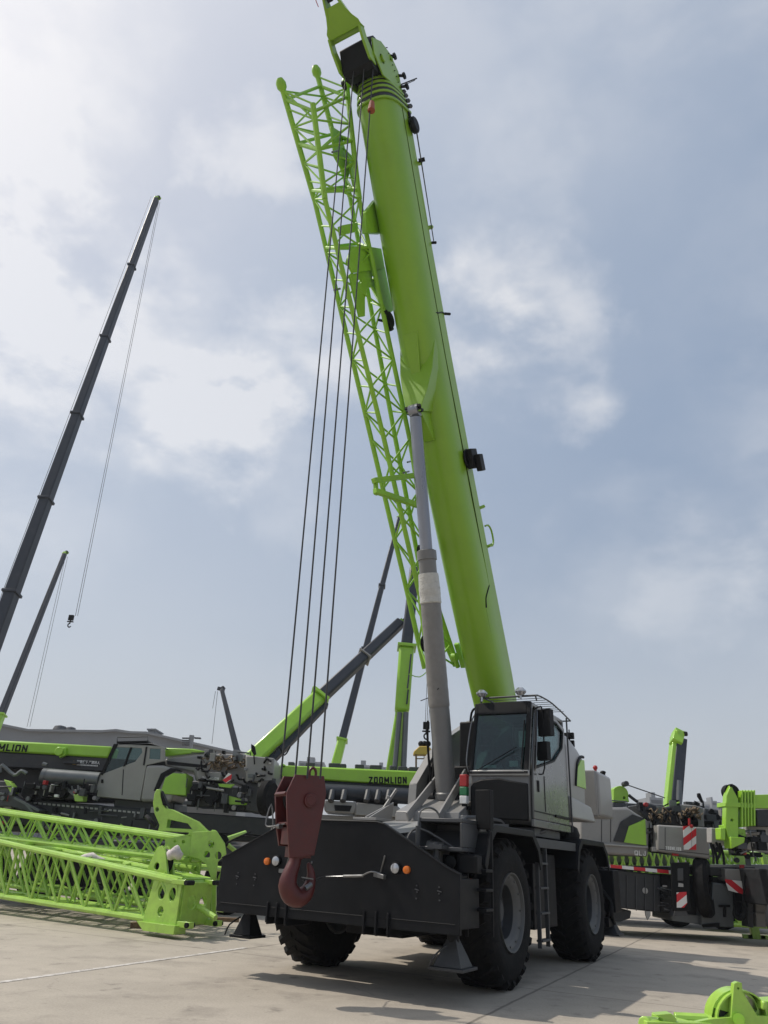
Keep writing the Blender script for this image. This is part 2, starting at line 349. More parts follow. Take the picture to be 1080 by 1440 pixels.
GL = {'Z': (1.0, [[(0, 1), (1, 1), (0, 0), (1, 0)]]), 'O': (1.0, [[(.12, 0), (.88, 0), (1, .15), (1, .85), (.88, 1), (.12, 1), (0, .85), (0, .15), (.12, 0)]]), 'M': (1.25, [[(0, 0), (0, 1), (.5, .25), (1, 1), (1, 0)]]), 'L': (.85, [[(0, 1), (0, 0), (1, 0)]]), 'I': (.12, [[(.5, 0), (.5, 1)]]), 'N': (1.0, [[(0, 0), (0, 1), (1, 0), (1, 1)]]), 'Q': (1.0, [[(.12, 0), (.88, 0), (1, .15), (1, .85), (.88, 1), (.12, 1), (0, .85), (0, .15), (.12, 0)], [(.6, .3), (1, -.08)]]), 'J': (.8, [[(1, 1), (1, .15), (.85, 0), (.15, 0), (0, .15), (0, .3)]])}
def block_text(text, parent, mtx, h, material, asp=.95, th=.20, gap=.30, name='lettering'):
    # heavy squared capitals cut as thin plates; x along the text, z up in the given frame
    k = MB(); x = 0; w_ = h * th; n_ = 0
    for chh in text:
        adv, strokes = GL[chh]; W = max(h * asp * adv, w_)
        for st in strokes:
            P = [V((x + w_ / 2 + a * max(W - w_, 1e-4), 0, w_ / 2 + b_ * (h - w_))) for a, b_ in st]
            for p, q in zip(P, P[1:]):
                d = (q - p).normalized() * (w_ * .5 if abs((q - p).normalized().dot(V((0, 0, 1)))) in (0, 1) or True else 0); n_ += 1
                dd = d * (1 if min(abs(d.x), abs(d.z)) < 1e-6 else .25); k.bar(p - dd, q + dd, .006 + .0004 * (n_ % 5), w_, up=V((-(q - p).z, 0, (q - p).x)))
        x += W + h * gap * (1.1 if chh == 'I' else 1) 
    bmesh.ops.transform(k.bm, matrix=mtx, verts=k.bm.verts)
    return k.build(name, material, parent)
def copy_tree(o, parent=None):
    c = o.copy(); S.collection.objects.link(c); c.parent = parent
    for ch in list(o.children): copy_tree(ch, c)
    return c
# ------------------------------------------------------------------ ground
def concrete():
    mt = bpy.data.materials.new('yard_concrete'); mt.use_nodes = True; n = mt.node_tree; b = n.nodes['Principled BSDF']; l = n.links.new
    def N(t, **k): return newnode(n, t, **k)
    g = N('ShaderNodeNewGeometry'); mp_ = N('ShaderNodeMapping', vector_type='POINT'); l(g.outputs['Position'], mp_.inputs[0])
    mp_.inputs['Rotation'].default_value = (0, 0, R(26.5)); mp_.inputs['Location'].default_value = (3.05, .35, 0)
    wob = N('ShaderNodeTexNoise'); wob.inputs['Scale'].default_value = 1.7; wob.inputs['Detail'].default_value = 6; l(g.outputs['Position'], wob.inputs['Vector'])
    wv = N('ShaderNodeVectorMath', operation='MULTIPLY_ADD'); l(wob.outputs[1], wv.inputs[0]); wv.inputs[1].default_value = (.05, .05, 0); l(mp_.outputs[0], wv.inputs[2])
    sp = N('ShaderNodeSeparateXYZ'); l(wv.outputs[0], sp.inputs[0])
    def line(o, per, wd):
        d = N('ShaderNodeMath', operation='DIVIDE'); l(o, d.inputs[0]); d.inputs[1].default_value = per
        f = N('ShaderNodeMath', operation='FRACT'); l(d.outputs[0], f.inputs[0]); s_ = N('ShaderNodeMath', operation='SUBTRACT'); l(f.outputs[0], s_.inputs[0]); s_.inputs[1].default_value = .5
        a = N('ShaderNodeMath', operation='ABSOLUTE'); l(s_.outputs[0], a.inputs[0])
        r = N('ShaderNodeMapRange', interpolation_type='SMOOTHSTEP'); l(a.outputs[0], r.inputs[0]); r.inputs[1].default_value = .5 - wd / per; r.inputs[2].default_value = .5 - wd / per * .35; return r.outputs[0]
    jx = line(sp.outputs[0], 5.2, .030); jy = line(sp.outputs[1], 6.0, .022)
    jm = N('ShaderNodeMath', operation='MAXIMUM'); l(jx, jm.inputs[0]); l(jy, jm.inputs[1])
    def noise(sc, lo, hi, a, c, det=8, rough=.65):
        q = N('ShaderNodeTexNoise'); q.inputs['Scale'].default_value = sc; q.inputs['Detail'].default_value = det; q.inputs['Roughness'].default_value = rough; l(g.outputs['Position'], q.inputs['Vector'])
        r = N('ShaderNodeMapRange'); l(q.outputs[0], r.inputs[0]); r.inputs[1].default_value = lo; r.inputs[2].default_value = hi; r.inputs[3].default_value = a; r.inputs[4].default_value = c; return r.outputs[0]
    big = noise(.22, .3, .7, .84, 1.12); mid = noise(1.6, .3, .7, .92, 1.07); fine = noise(38, .3, .7, .88, 1.10, 3)
    mu = N('ShaderNodeMath', operation='MULTIPLY'); l(big, mu.inputs[0]); l(mid, mu.inputs[1]); mu2 = N('ShaderNodeMath', operation='MULTIPLY'); l(mu.outputs[0], mu2.inputs[0]); l(fine, mu2.inputs[1])
    sc = N('ShaderNodeVectorMath', operation='SCALE'); sc.inputs[0].default_value = (.415, .37, .308); l(mu2.outputs[0], sc.inputs['Scale'])
    # oil and tyre stains
    st = noise(.9, .52, .70, 0, .6, 8, .65); m1 = N('ShaderNodeMix', data_type='RGBA'); l(st, m1.inputs[0]); l(sc.outputs[0], m1.inputs[6]); m1.inputs[7].default_value = (.20, .175, .15, 1)
    st2 = noise(2.6, .62, .72, 0, .6, 5, .55); m2 = N('ShaderNodeMix', data_type='RGBA'); l(st2, m2.inputs[0]); l(m1.outputs[2], m2.inputs[6]); m2.inputs[7].default_value = (.13, .115, .10, 1)
    vo = N('ShaderNodeTexVoronoi', feature='DISTANCE_TO_EDGE'); vo.inputs['Scale'].default_value = .33; l(wv.outputs[0], vo.inputs['Vector'])
    wb2 = N('ShaderNodeTexNoise'); wb2.inputs['Scale'].default_value = 3; wb2.inputs['Detail'].default_value = 6; l(g.outputs['Position'], wb2.inputs['Vector']); wa = N('ShaderNodeVectorMath', operation='MULTIPLY_ADD'); l(wb2.outputs[1], wa.inputs[0]); wa.inputs[1].default_value = (.35, .35, 0); l(mp_.outputs[0], wa.inputs[2]); l(wa.outputs[0], vo.inputs['Vector'])
    cr = N('ShaderNodeMapRange'); l(vo.outputs[0], cr.inputs[0]); cr.inputs[1].default_value = .0006; cr.inputs[2].default_value = .0035; cr.inputs[3].default_value = .4; cr.inputs[4].default_value = 0
    cmk = noise(.35, .5, .56, 0, 1, 2, .5); crm = N('ShaderNodeMath', operation='MULTIPLY'); l(cr.outputs[0], crm.inputs[0]); l(cmk, crm.inputs[1]); jo = N('ShaderNodeMath', operation='MAXIMUM'); l(jm.outputs[0], jo.inputs[0]); l(crm.outputs[0], jo.inputs[1]); jm = jo
    jf = N('ShaderNodeMath', operation='MULTIPLY'); l(jm.outputs[0], jf.inputs[0]); jf.inputs[1].default_value = .6
    m3 = N('ShaderNodeMix', data_type='RGBA'); l(jf.outputs[0], m3.inputs[0]); l(m2.outputs[2], m3.inputs[6]); m3.inputs[7].default_value = (.07, .062, .055, 1)
    l(m3.outputs[2], b.inputs['Base Color']); b.inputs['Roughness'].default_value = .82; b.inputs['Specular IOR Level'].default_value = .35
    bp = N('ShaderNodeBump'); bp.inputs['Strength'].default_value = .25; bp.inputs['Distance'].default_value = .01; l(fine, bp.inputs['Height']); l(bp.outputs[0], b.inputs['Normal'])
    return mt
M['concrete'] = concrete()
def painted_line():
    mt = bpy.data.materials.new('worn_white_line'); mt.use_nodes = True; n = mt.node_tree; b = n.nodes['Principled BSDF']; l = n.links.new
    g = newnode(n, 'ShaderNodeNewGeometry'); q = newnode(n, 'ShaderNodeTexNoise'); q.inputs['Scale'].default_value = 9; q.inputs['Detail'].default_value = 8; q.inputs['Roughness'].default_value = .7; l(g.outputs['Position'], q.inputs['Vector'])
    r = newnode(n, 'ShaderNodeMapRange'); l(q.outputs[0], r.inputs[0]); r.inputs[1].default_value = .38; r.inputs[2].default_value = .56
    m_ = newnode(n, 'ShaderNodeMix', data_type='RGBA'); l(r.outputs[0], m_.inputs[0]); m_.inputs[6].default_value = (.33, .30, .265, 1); m_.inputs[7].default_value = (.62, .59, .55, 1); l(m_.outputs[2], b.inputs['Base Color']); b.inputs['Roughness'].default_value = .8
    return mt
M['line'] = painted_line()
g = MB(); n = 24; sz = 1500
g.face([g.bm.verts.new(p) for p in ((-sz, -sz / 2, 0), (sz, -sz / 2, 0), (sz, sz * 1.5, 0), (-sz, sz * 1.5, 0))])
tagit(g.build('ground', 'concrete'), None, None, kind='structure')
def strip(a, b_, wd, z=.004):
    a = V(a); b_ = V(b_); d = (b_ - a).normalized(); s_ = V((-d.y, d.x, 0)) * wd / 2; k = MB()
    k.face([k.bm.verts.new(V((p.x, p.y, z))) for p in (a - s_, b_ - s_, b_ + s_, a + s_)]); return k
p0, p1 = ground(-160, 1404), ground(345, 1333)
tagit(strip(p0, p1, .10).build('painted_line', 'line'), None, None, kind='structure')
k = strip(ground(868, 1292), ground(1200, 1318), .16); tagit(k.build('painted_line', 'line'), None, None, kind='structure')

# ------------------------------------------------------------------ the rough terrain crane
CO = V((1.663, 14.229, 0)); CRZ = R(-120)
rt = thing('rough_terrain_crane', 'large lime green and dark grey mobile crane on four big tyres, boom raised high', 'crane', CO, CRZ)
def CB(mb, name, mats, parent=rt, bevel=0, **k): return mb.build(name, mats, parent, bevel, world=False, **k)
# chassis
k = MB(); k.box(-3.9, 3.5, -.62, .62, .95, 1.62).box(-2.9, 3.3, -.5, .5, 1.62, 1.78)
k.box(1.3, 3.0, -.45, .45, .55, .98).box(-1.1, 1.0, -1.15, -.62, .75, 1.7).box(-1.1, 1.3, .62, 1.2, .7, 1.75)
k.box(-.6, .6, .9, 1.5, .62, 1.7).box(-.55, .6, -1.5, -.9, .62, 1.7)
for x in (2.17, -2.17): k.box(x - .22, x + .22, -1.05, 1.05, .72, 1.14); k.lathe([(0, -.3), (.28, -.3), (.36, 0), (.28, .3), (0, .3)], (x, 0, .92), (1, 0, 0), 16)
CB(k, 'chassis', 'char', bevel=.015)
# front outrigger box seen as one wide plate
tl = [(-1.87, .75), (1.78, .75), (1.78, 1.40), (1.60, 1.47), (.72, 1.93), (.60, 1.955), (-.60, 1.955), (-.80, 1.93), (-1.70, 1.50), (-1.87, 1.43)]
k = MB(); k.plate(tl, (), (4.12, 0, 0), (0, 1, 0), (0, 0, 1), .06); fp = CB(k, 'front_plate', 'char', bevel=.006)
k = MB(); k.box(3.45, 4.085, -1.82, 1.74, .80, 1.34); k.box(3.45, 3.50, -1.5, 1.4, 1.34, 1.60)
k.plate([(3.0, 1.34), (4.085, 1.34), (4.085, 1.80), (3.0, 1.9)], (), (0, .75, 0), (1, 0, 0), (0, 0, 1), .03).plate([(3.0, 1.34), (4.085, 1.34), (4.085, 1.80), (3.0, 1.9)], (), (0, -.75, 0), (1, 0, 0), (0, 0, 1), .03)
CB(k, 'outrigger_box', 'char', bevel=.01)
k = MB()
for y in (-.98, -.83, -.68, .50, .67, .84): k.box(4.155, 4.18, y - .014, y + .014, .68, .92); k.box(3.6, 4.155, y - .014, y + .014, .66, .80); k.nx()
CB(k, 'plate_rib', 'char', fp, .006)
k = MB()
for y in (-1.55, -1.25, 1.22, 1.52):
    for z in (1.10, 1.17, 1.24): k.lathe([(0, 0), (.010, 0), (.010, .012), (0, .012)], (4.15, y + random.uniform(-.01, .01), z), (1, 0, 0), 6)
    k.tube((4.16, y - .03, 1.2), (4.17, y + .03, 1.19), .006, 5)
k.build('plate_bolts', 'dgray', fp, world=False)
for sy in (-1, 1):
    yc = -.91 if sy < 0 else .92
    k = MB(); k.lathe([(0, -.03), (.066, -.03), (.076, 0), (.073, .03), (.060, .035)], (4.16, yc, 1.415), (1, 0, 0), 20)
    h = CB(k, 'headlight', 'black'); k = MB(); k.lathe([(.06, .0), (.058, .028), (.035, .04), (0, .044)], (4.165, yc, 1.415), (1, 0, 0), 20); CB(k, 'headlight_lens', 'lens', h)
    k = MB(); ya = yc + sy * .155; k.lathe([(0, -.02), (.046, -.02), (.044, .026), (.026, .036), (0, .038)], (4.16, ya, 1.405), (1, 0, 0), 16); CB(k, 'indicator_light', 'orange')
k = MB()
for (a_, b_), (c_, d_) in zip(tl[2:9], tl[3:10]): k.tube((4.155, a_, b_ - .012), (4.155, c_, d_ - .012), .008, 6, caps=False)
k.tube((4.152, -1.8, .86), (4.152, 1.72, .86), .006, 6); CB(k, 'weld_bead', 'char', fp)
# tow wire between two pins
k = MB(); k.tube((4.15, .70, 1.36), (4.20, .78, 1.55), .012, 6).tube((4.15, -.76, 1.33), (4.2, -.66, 1.55), .012, 6)
k.bar((4.15, .62, 1.33), (4.22, .80, 1.31), .05, .05).bar((4.15, -.84, 1.30), (4.22, -.70, 1.30), .06, .05)
CB(k, 'tow_pin', 'steel', bevel=.004)
k = MB(); k.sweep([(4.17, .72, 1.34), (4.22, .6, 1.36), (4.24, .45, 1.30), (4.25, .25, 1.29)], .011, 6).sweep([(4.25, .35, 1.295), (4.25, -.05, 1.27), (4.7, .1, 1.25), (5.0, .12, 1.24)], .007, 5); k.tube((4.23, .5, 1.31), (4.25, .22, 1.29), .018, 6)
CB(k, 'tow_wire', 'steel')
# outrigger jacks and float pads
for y, x, z in ((-1.62, 3.70, .43), (1.52, 3.75, .36), (-1.6, -3.75, .34), (1.6, -3.75, .34)):
    k = MB(); k.tube((x, y, z + .2), (x, y, .98), .075, 14); k.box(x - .13, x + .13, y - .13, y + .13, .80, 1.38)
    j = CB(k, 'outrigger_jack', 'char', bevel=.01)
    k = MB(); a, c = (.225, .055) if not (y < 0 and x > 0) else (.18, .05)
    k.hexa([(x - a, y - a, z), (x + a, y - a, z), (x + a, y + a, z), (x - a, y + a, z), (x - a, y - a, z + .035), (x + a, y - a, z + .035), (x + a, y + a, z + .035), (x - a, y + a, z + .035)])
    k.hexa([(x - a * .8, y - a * .8, z + .036), (x + a * .8, y - a * .8, z + .036), (x + a * .8, y + a * .8, z + .036), (x - a * .8, y + a * .8, z + .036), (x - c, y - c, z + .33), (x + c, y - c, z + .33), (x + c, y + c, z + .33), (x - c, y + c, z + .33)])
    k.sweep([(x + .25, y - .2, z + .03), (x + .3, y - .1, z + .16), (x + .2, y, z + .26)], .012, 6)
    CB(k, 'float_pad', 'float' if y > 0 else 'char', j, .008)
# right hand front corner: stacked step brackets beside the wheel
k = MB(); 
for z in (.98, 1.20, 1.42): k.box(3.28, 3.52, 1.60, 1.86, z, z + .035)
k.box(3.5, 3.53, 1.58, 1.62, .7, 1.7).box(3.26, 3.29, 1.83, 1.86, .7, 1.9).box(3.3, 3.6, 1.50, 1.74, 1.42, 1.62)
CB(k, 'corner_step', 'char', bevel=.005)
k = MB(); k.box(3.50, 3.66, 1.55, 1.80, 1.40, 1.60); k.lathe([(0, 0), (.07, 0), (.075, .04), (0, .05)], (3.66, 1.45, 1.52), (1, 0, 0), 14); CB(k, 'corner_lamp', 'black', bevel=.01)
k = MB(); k.tube((3.6, 1.70, 1.32), (3.64, 1.70, 1.32), .022, 8); CB(k, 'marker_light', 'orange')
# deck in front of the superstructure
k = MB(); k.hexa([(2.2, -1.0, 1.62), (4.08, -.62, 1.34), (4.08, .95, 1.34), (2.2, 1.15, 1.62), (2.2, -1.0, 2.02), (4.06, -.50, 1.78), (4.06, .62, 1.78), (2.2, 1.15, 2.02)])
CB(k, 'front_deck', 'dgray', bevel=.01)
k = MB(); k.hexa([(1.9, .25, 1.7), (3.55, .30, 1.55), (3.55, 1.25, 1.5), (1.9, 1.35, 1.7), (1.9, .25, 2.12), (3.35, .35, 1.86), (3.55, 1.25, 1.72), (1.9, 1.35, 2.12)])
k.hexa([(1.2, -1.25, 1.7), (3.2, -.8, 1.6), (3.2, .1, 1.55), (1.2, .2, 1.7), (1.2, -1.2, 2.10), (3.0, -.7, 1.98), (3.0, .1, 1.93), (1.2, .2, 2.12)])
CB(k, 'sloping_cover', 'gray', bevel=.01)
k = MB(); k.sweep([(4.0, .95, 1.68), (3.9, 1.0, 1.86), (3.75, 1.15, 1.86), (3.55, 1.6, 1.60)], .014, 6); k.tube((3.9, 1.08, 1.55), (3.9, 1.08, 1.92), .03, 8); k.tube((3.8, 1.3, 1.5), (3.8, 1.3, 1.74), .035, 8); k.box(3.7, 3.9, 1.22, 1.42, 1.66, 1.71)
CB(k, 'front_fittings', 'dgray')
# battery box by the right front fender with a grab loop
k = MB(); k.box(3.15, 3.70, .98, 1.62, 1.98, 2.03).box(3.15, 3.70, .98, 1.62, 1.64, 1.69).box(3.15, 3.2, .98, 1.62, 1.69, 1.98).box(3.15, 3.70, .98, 1.02, 1.69, 1.98).box(3.15, 3.7, 1.58, 1.62, 1.69, 1.98)
k.hexa([(3.2, 1.05, 1.69), (3.5, 1.05, 1.69), (3.5, 1.56, 1.69), (3.2, 1.56, 1.69), (3.2, 1.05, 1.9), (3.3, 1.05, 1.9), (3.3, 1.56, 1.9), (3.2, 1.56, 1.9)])
CB(k, 'battery_box', 'dgray', bevel=.01)
k = MB(); k.sweep([(3.72, 1.0, 1.68), (3.7, .99, 2.0), (3.68, 1.02, 2.12), (3.6, 1.1, 2.16), (3.5, 1.16, 2.12), (3.45, 1.2, 2.03)], .014, 6); CB(k, 'grab_loop', 'steel')
# wheels
def wheel(x, side):
    y0 = side * 1.72
    o = thing('tmp', '', '') if False else None
    ax = (0, side, 0); c = (x, y0 - side * .66, .93)
    k = MB()
    prof = [(.47, .08), (.50, .02), (.60, -.0), (.74, .0), (.845, .05), (.895, .13), (.905, .33), (.895, .53), (.845, .61), (.74, .665), (.60, .665), (.50, .64), (.47, .58), (.46, .33)]
    k.lathe(prof, c, ax, 56, closed=True)
    NL = 24
    A, U, W_ = k.frame(ax); cc = V(c)
    def P(r, t, h): return cc + A * h + (U * cos(t) + W_ * sin(t)) * r
    for i in range(NL):
        for hf in (0, 1):
            t0 = 2 * pi * (i + hf * .5) / NL; dt = .062; sk = .16 * (1 if hf else -1) * -1 * side
            h_in, h_sh, h_out = (.35, .60, .655) if hf else (.31, .06, .005)
            def sec(t, r, h): return [P(.86, t - dt, h), P(.86, t + dt, h), P(r, t + dt * .8, h), P(r, t - dt * .8, h)]
            k.loft([sec(t0 + .10, .925, h_in), sec(t0, .93, (h_in + h_sh) / 2), sec(t0 - .08, .925, h_sh)])
            # shoulder block running down the wall
            t = t0 - .08
            k.loft([[P(.925, t - dt * .8, h_sh), P(.925, t + dt * .8, h_sh), P(.86, t + dt, h_sh - (.02 if hf else -.02)), P(.86, t - dt, h_sh - (.02 if hf else -.02))],
                    [P(.86, t - dt * .8, h_out), P(.86, t + dt * .8, h_out), P(.80, t + dt * .8, h_out - (.03 if hf else -.03)), P(.80, t - dt * .8, h_out - (.03 if hf else -.03))]])
    wh = CB(k, 'wheel_tyre', 'rub')
    wh.name = 'wheel'
    k = MB()
    k.lathe([(.335, .54), (.37, .57), (.40, .60), (.455, .615), (.475, .655), (.49, .66), (.49, .60), (.45, .56), (.45, .12), (.49, .06), (.49, .0), (.46, .0), (.38, .1), (.335, .3)], c, ax, 40, closed=True)
    r_ = CB(k, 'rim', 'rim', wh)
    k = MB(); k.lathe([(.333, .535), (.33, .40), (.29, .36), (.0, .36)], c, ax, 32); CB(k, 'rim_disc', 'dgray', r_)
    k = MB(); k.lathe([(.25, .36), (.24, .39), (.20, .43), (.13, .45), (.12, .48), (0, .485)], c, ax, 24)
    for i in range(14):
        t = 2 * pi * i / 14; q = P(.27, t, .37); k.tube(q, q + A * .035, .016, 6)
    CB(k, 'wheel_hub', 'dgray', r_)
    k = MB()
    for i in range(12):
        t = 2 * pi * i / 12; q = P(.425, t, .605); k.tube(q, q + A * .018, .012, 6)
    CB(k, 'rim_bolts', 'steel', r_)
    return wh
for x in (2.17, -2.17):
    for s_ in (1, -1): wheel(x, s_)
# fenders
def fender(x, s_):
    k = MB(); y0, y1 = (s_ * 1.02, s_ * 1.76)
    out = [(-1.18, 1.55), (-1.08, 1.80), (-.80, 2.00), (.80, 2.00), (1.02, 1.86), (1.20, 1.50)]
    inn = [(1.16, 1.50), (.99, 1.83), (.78, 1.955), (-.78, 1.955), (-1.05, 1.77), (-1.14, 1.55)]
    ol = [(x + a, z) for a, z in out + inn]
    k.plate(ol, (), (0, (y0 + y1) / 2, 0), (1, 0, 0), (0, 0, 1), abs(y1 - y0))
    lip = [(x + a, z - .0) for a, z in out] + [(x + a * .93, z - .09) for a, z in reversed(out)]
    k.plate(lip, (), (0, s_ * 1.775, 0), (1, 0, 0), (0, 0, 1), .025)
    return CB(k, 'fender', 'char', bevel=.008)
for x in (2.17, -2.17):
    for s_ in (1, -1): fender(x, s_)
k = MB()
for s_ in (1, -1):
    k.box(-1.1, 1.1, min(s_ * .95, s_ * 1.72), max(s_ * .95, s_ * 1.72), 1.86, 1.90); k.box(-1.1, 1.1, s_ * 1.72 - .02, s_ * 1.72 + .02, 1.78, 1.91)
CB(k, 'side_deck', 'dgray', bevel=.005)
# access ladder
k = MB()
for x in (.62, 1.02): k.box(x - .018, x + .018, 1.68, 1.74, .42, 1.88)
for z in (.50, .86, 1.20, 1.54): k.box(.62, 1.02, 1.66, 1.76, z, z + .03)
CB(k, 'ladder', 'dgray', bevel=.004)
# rear outrigger box and rear engine hood
k = MB(); k.box(-4.0, -3.5, -1.8, 1.8, .75, 1.5); k.plate(tl, (), (-4.03, 0, 0), (0, 1, 0), (0, 0, 1), .06); CB(k, 'rear_plate', 'char', bevel=.01)
k = MB(); k.box(-3.95, -1.2, -.95, .95, 1.62, 2.15); CB(k, 'engine_hood', 'char', bevel=.04)
k = MB(); k.sweep([(-3.4, 1.45, 1.25), (-3.5, 1.7, .95), (-3.45, 1.72, .7), (-3.7, 1.7, .55)], .045, 8); k.box(-3.7, -3.3, 1.3, 1.7, .5, .66); CB(k, 'rear_bracket', 'black', bevel=.01)
# ---- superstructure
k = MB(); k.lathe([(0, 1.75), (.95, 1.75), (.95, 1.95), (1.02, 1.96), (1.02, 2.08), (0, 2.08)], (0, 0, 0), (0, 0, 1), 48); CB(k, 'slewing_ring', 'dgray')
k = MB(); k.box(-3.4, 1.35, -.62, .62, 2.09, 2.20)
k.hexa([(.35, -.50, 2.2), (1.38, -.60, 2.09), (1.38, .56, 2.09), (.35, .52, 2.2), (.35, -.50, 2.62), (1.36, -.60, 2.24), (1.36, .56, 2.24), (.35, .50, 2.62)])
fr = CB(k, 'turntable_frame', 'gray', bevel=.012)
side = [(.80, 2.16), (.74, 2.72), (.05, 3.32), (-.62, 3.72), (-1.9, 4.25), (-2.35, 4.25), (-2.6, 3.8), (-3.2, 2.9), (-3.4, 2.2)]
for y in (-.60, .48):
    k = MB(); k.plate(side, [circ(-1.4, 3.1, .22, 12), circ(-.5, 2.75, .18, 12)], (0, y, 0), (1, 0, 0), (0, 0, 1), .05)
    fl = []
    for (a, b_), (c_, d_) in zip(side[:6], side[1:7]): k.bar((a, y, b_), (c_, y, d_), .15, .03, up=V((-(d_ - b_), 0, c_ - a)))
    CB(k, 'side_plate', 'gray', fr, .006)
k = MB(); k.bar((1.55, -.28, 2.14), (.35, -.22, 2.95), .035, .16).bar((1.55, .30, 2.14), (.35, .24, 2.95), .035, .16)
CB(k, 'cylinder_gusset', 'gray', fr, .006)
k = MB(); k.plate([(1.9, 2.08), (1.05, 2.12), (1.0, 2.4), (1.15, 2.35)], (), (0, -.85, 0), (1, 0, 0), (0, 0, 1), .03)
k.bar((1.75, -.95, 2.1), (1.25, -.9, 2.28), .03, .05).bar((1.25, -.9, 2.28), (.9, -.85, 2.62), .03, .05).bar((1.0, -.9, 2.1), (1.1, -.9, 2.5), .04, .04); k.box(.9, 2.0, -1.05, -.62, 2.06, 2.10)
CB(k, 'front_bracket', 'gray', fr, .004)
# hose bundle beside the cylinder
k = MB(); random.seed(3)
for i in range(9):
    y = -.5 + random.uniform(-.04, .16); x = .15 + random.uniform(-.2, .2)
    k.sweep([(x, y, 2.25), (x + .1, y + .03, 2.6), (x - .05, y, 3.0 + random.uniform(-.2, .2)), (x - .3, y + .05, 3.4)], .018, 6)
for i in range(7):
    y = .30 + random.uniform(-.1, .1); x = -.2 + random.uniform(-.3, .2)
    k.sweep([(x, y, 2.4), (x + .12, y + .03, 3.0), (x - .05, y, 3.5 + random.uniform(-.2, .2)), (x - .5, y, 4.0)], .02, 6)
k.tube((.42, -.42, 2.5), (.55, -.40, 2.58), .07, 10).box(.2, .4, -.5, -.35, 2.45, 2.65)
for i in range(2): k.sweep([(-.2 - i * .3, .1, 3.9), (-.12 - i * .3, .16, 4.08), (-.2 - i * .3, .2, 4.18), (-.32 - i * .3, .2, 4.1), (-.35 - i * .3, .15, 3.9)], .022, 6)
CB(k, 'hydraulic_hoses', 'black')
k = MB(); k.box(-1.2, .05, -.02, .44, 2.7, 3.9); k.box(-1.0, .12, -.2, .30, 2.25, 3.1); CB(k, 'valve_block', 'black', bevel=.03)
# winch behind
k = MB(); k.lathe([(.38, -.42), (.38, -.38), (.24, -.38), (.24, .38), (.38, .38), (.38, .42), (0, .42)], (-2.7, 0, 2.85), (0, 1, 0), 24); CB(k, 'winch_drum', 'dgray')
# counterweight
k = MB(); k.hexa([(-4.9, -1.45, 2.52), (-3.85, -1.45, 2.52), (-3.85, 1.50, 2.52), (-4.9, 1.50, 2.52), (-4.9, -1.45, 3.46), (-3.85, -1.45, 3.46), (-3.85, 1.50, 3.46), (-4.9, 1.50, 3.46)])
k.loft([[(-3.87, 1.495, 2.52), (-5.1, 1.495, 2.52), (-5.1, 1.495, 3.45), (-3.87, 1.495, 3.45)], [(-3.93, 1.55, 2.56), (-5.04, 1.55, 2.56), (-5.04, 1.55, 3.38), (-3.93, 1.55, 3.38)]]); k.box(-3.9, -3.2, -.9, .9, 2.2, 3.1)
cw = CB(k, 'counterweight', 'gray', bevel=.03, seg=2)
k = MB(); k.tube((-4.5, 1.35, 3.45), (-4.5, 1.35, 3.54), .03, 8).ball((-4.5, 1.35, 3.58), .055, 10, 6); CB(k, 'beacon', 'sred')
k = MB(); k.tube((-4.9, 1.42, 3.4), (-4.9, 1.42, 3.50), .05, 8).ball((-4.9, 1.42, 3.52), .07, 10, 6, .6); CB(k, 'antenna_base', 'black')
# hood behind the cab
k = MB(); hp = []
for x, s_ in ((-1.28, 1.0), (-2.55, .96)):
    hp.append([(x, .62, 2.38), (x, 1.58, 2.38), (x, 1.60, 3.0), (x, 1.60, 3.62 * s_), (x, 1.46, 3.88 * s_), (x, 1.05, 3.98 * s_), (x, .62, 3.98 * s_)])
mid = [(-1.9, y, z + .02) for _, y, z in [(0, .62, 2.36), (0, 1.58, 2.36), (0, 1.605, 3.0), (0, 1.605, 3.58), (0, 1.47, 3.86), (0, 1.06, 3.99), (0, .62, 3.99)]]
k.loft([hp[0], mid, hp[1]]); CB(k, 'side_hood', 'gray', bevel=.05, seg=3)
hoo = rt.children[-1]
k = MB(); k.plate([(-1.85, 2.95), (-2.54, 2.95), (-2.54, 3.50), (-2.30, 3.48), (-2.02, 3.3)], (), (0, 1.606, 0), (1, 0, 0), (0, 0, 1), .03); CB(k, 'lime_panel', 'lime', hoo, .004)
k = MB(); k.sweep([(-1.80, 1.61, 2.95), (-1.98, 1.61, 3.36), (-2.28, 1.61, 3.53), (-2.54, 1.60, 3.56)], .03, 6); CB(k, 'hood_stripe', 'black', hoo)
k = MB(); k.hexa([(-1.28, 1.1, 2.34), (-2.75, 1.1, 2.34), (-2.75, 1.72, 2.34), (-1.28, 1.66, 2.34), (-1.28, 1.1, 2.80), (-2.7, 1.1, 2.80), (-2.70, 1.66, 2.62), (-1.28, 1.64, 2.72)])
CB(k, 'walkway_ledge', 'lgray', bevel=.03)
k = MB(); k.lathe([(0, 0), (.22, 0), (.24, .1), (.2, .22), (.12, .26), (0, .26)], (-1.95, 1.35, 1.98), (0, 0, 1), 18); CB(k, 'air_filter', 'black')
k = MB()
for i in range(3): k.lathe([(0, 0), (.06, 0), (.06, .05), (0, .06)], (-3.0, 1.2, 3.75 + i * .16), (1, 0, 0), 10); k.box(-3.08, -3.0, 1.1, 1.3, 3.68 + i * .16, 3.81 + i * .16)
k.tube((-3.05, 1.2, 3.3), (-3.05, 1.2, 4.2), .015, 6); CB(k, 'light_cluster', 'black', bevel=.004)
# ---- cab
CF, CBK, CI, COY = .95, -1.20, .56, 1.62   # front x, back x, inner y, outer y
k = MB()
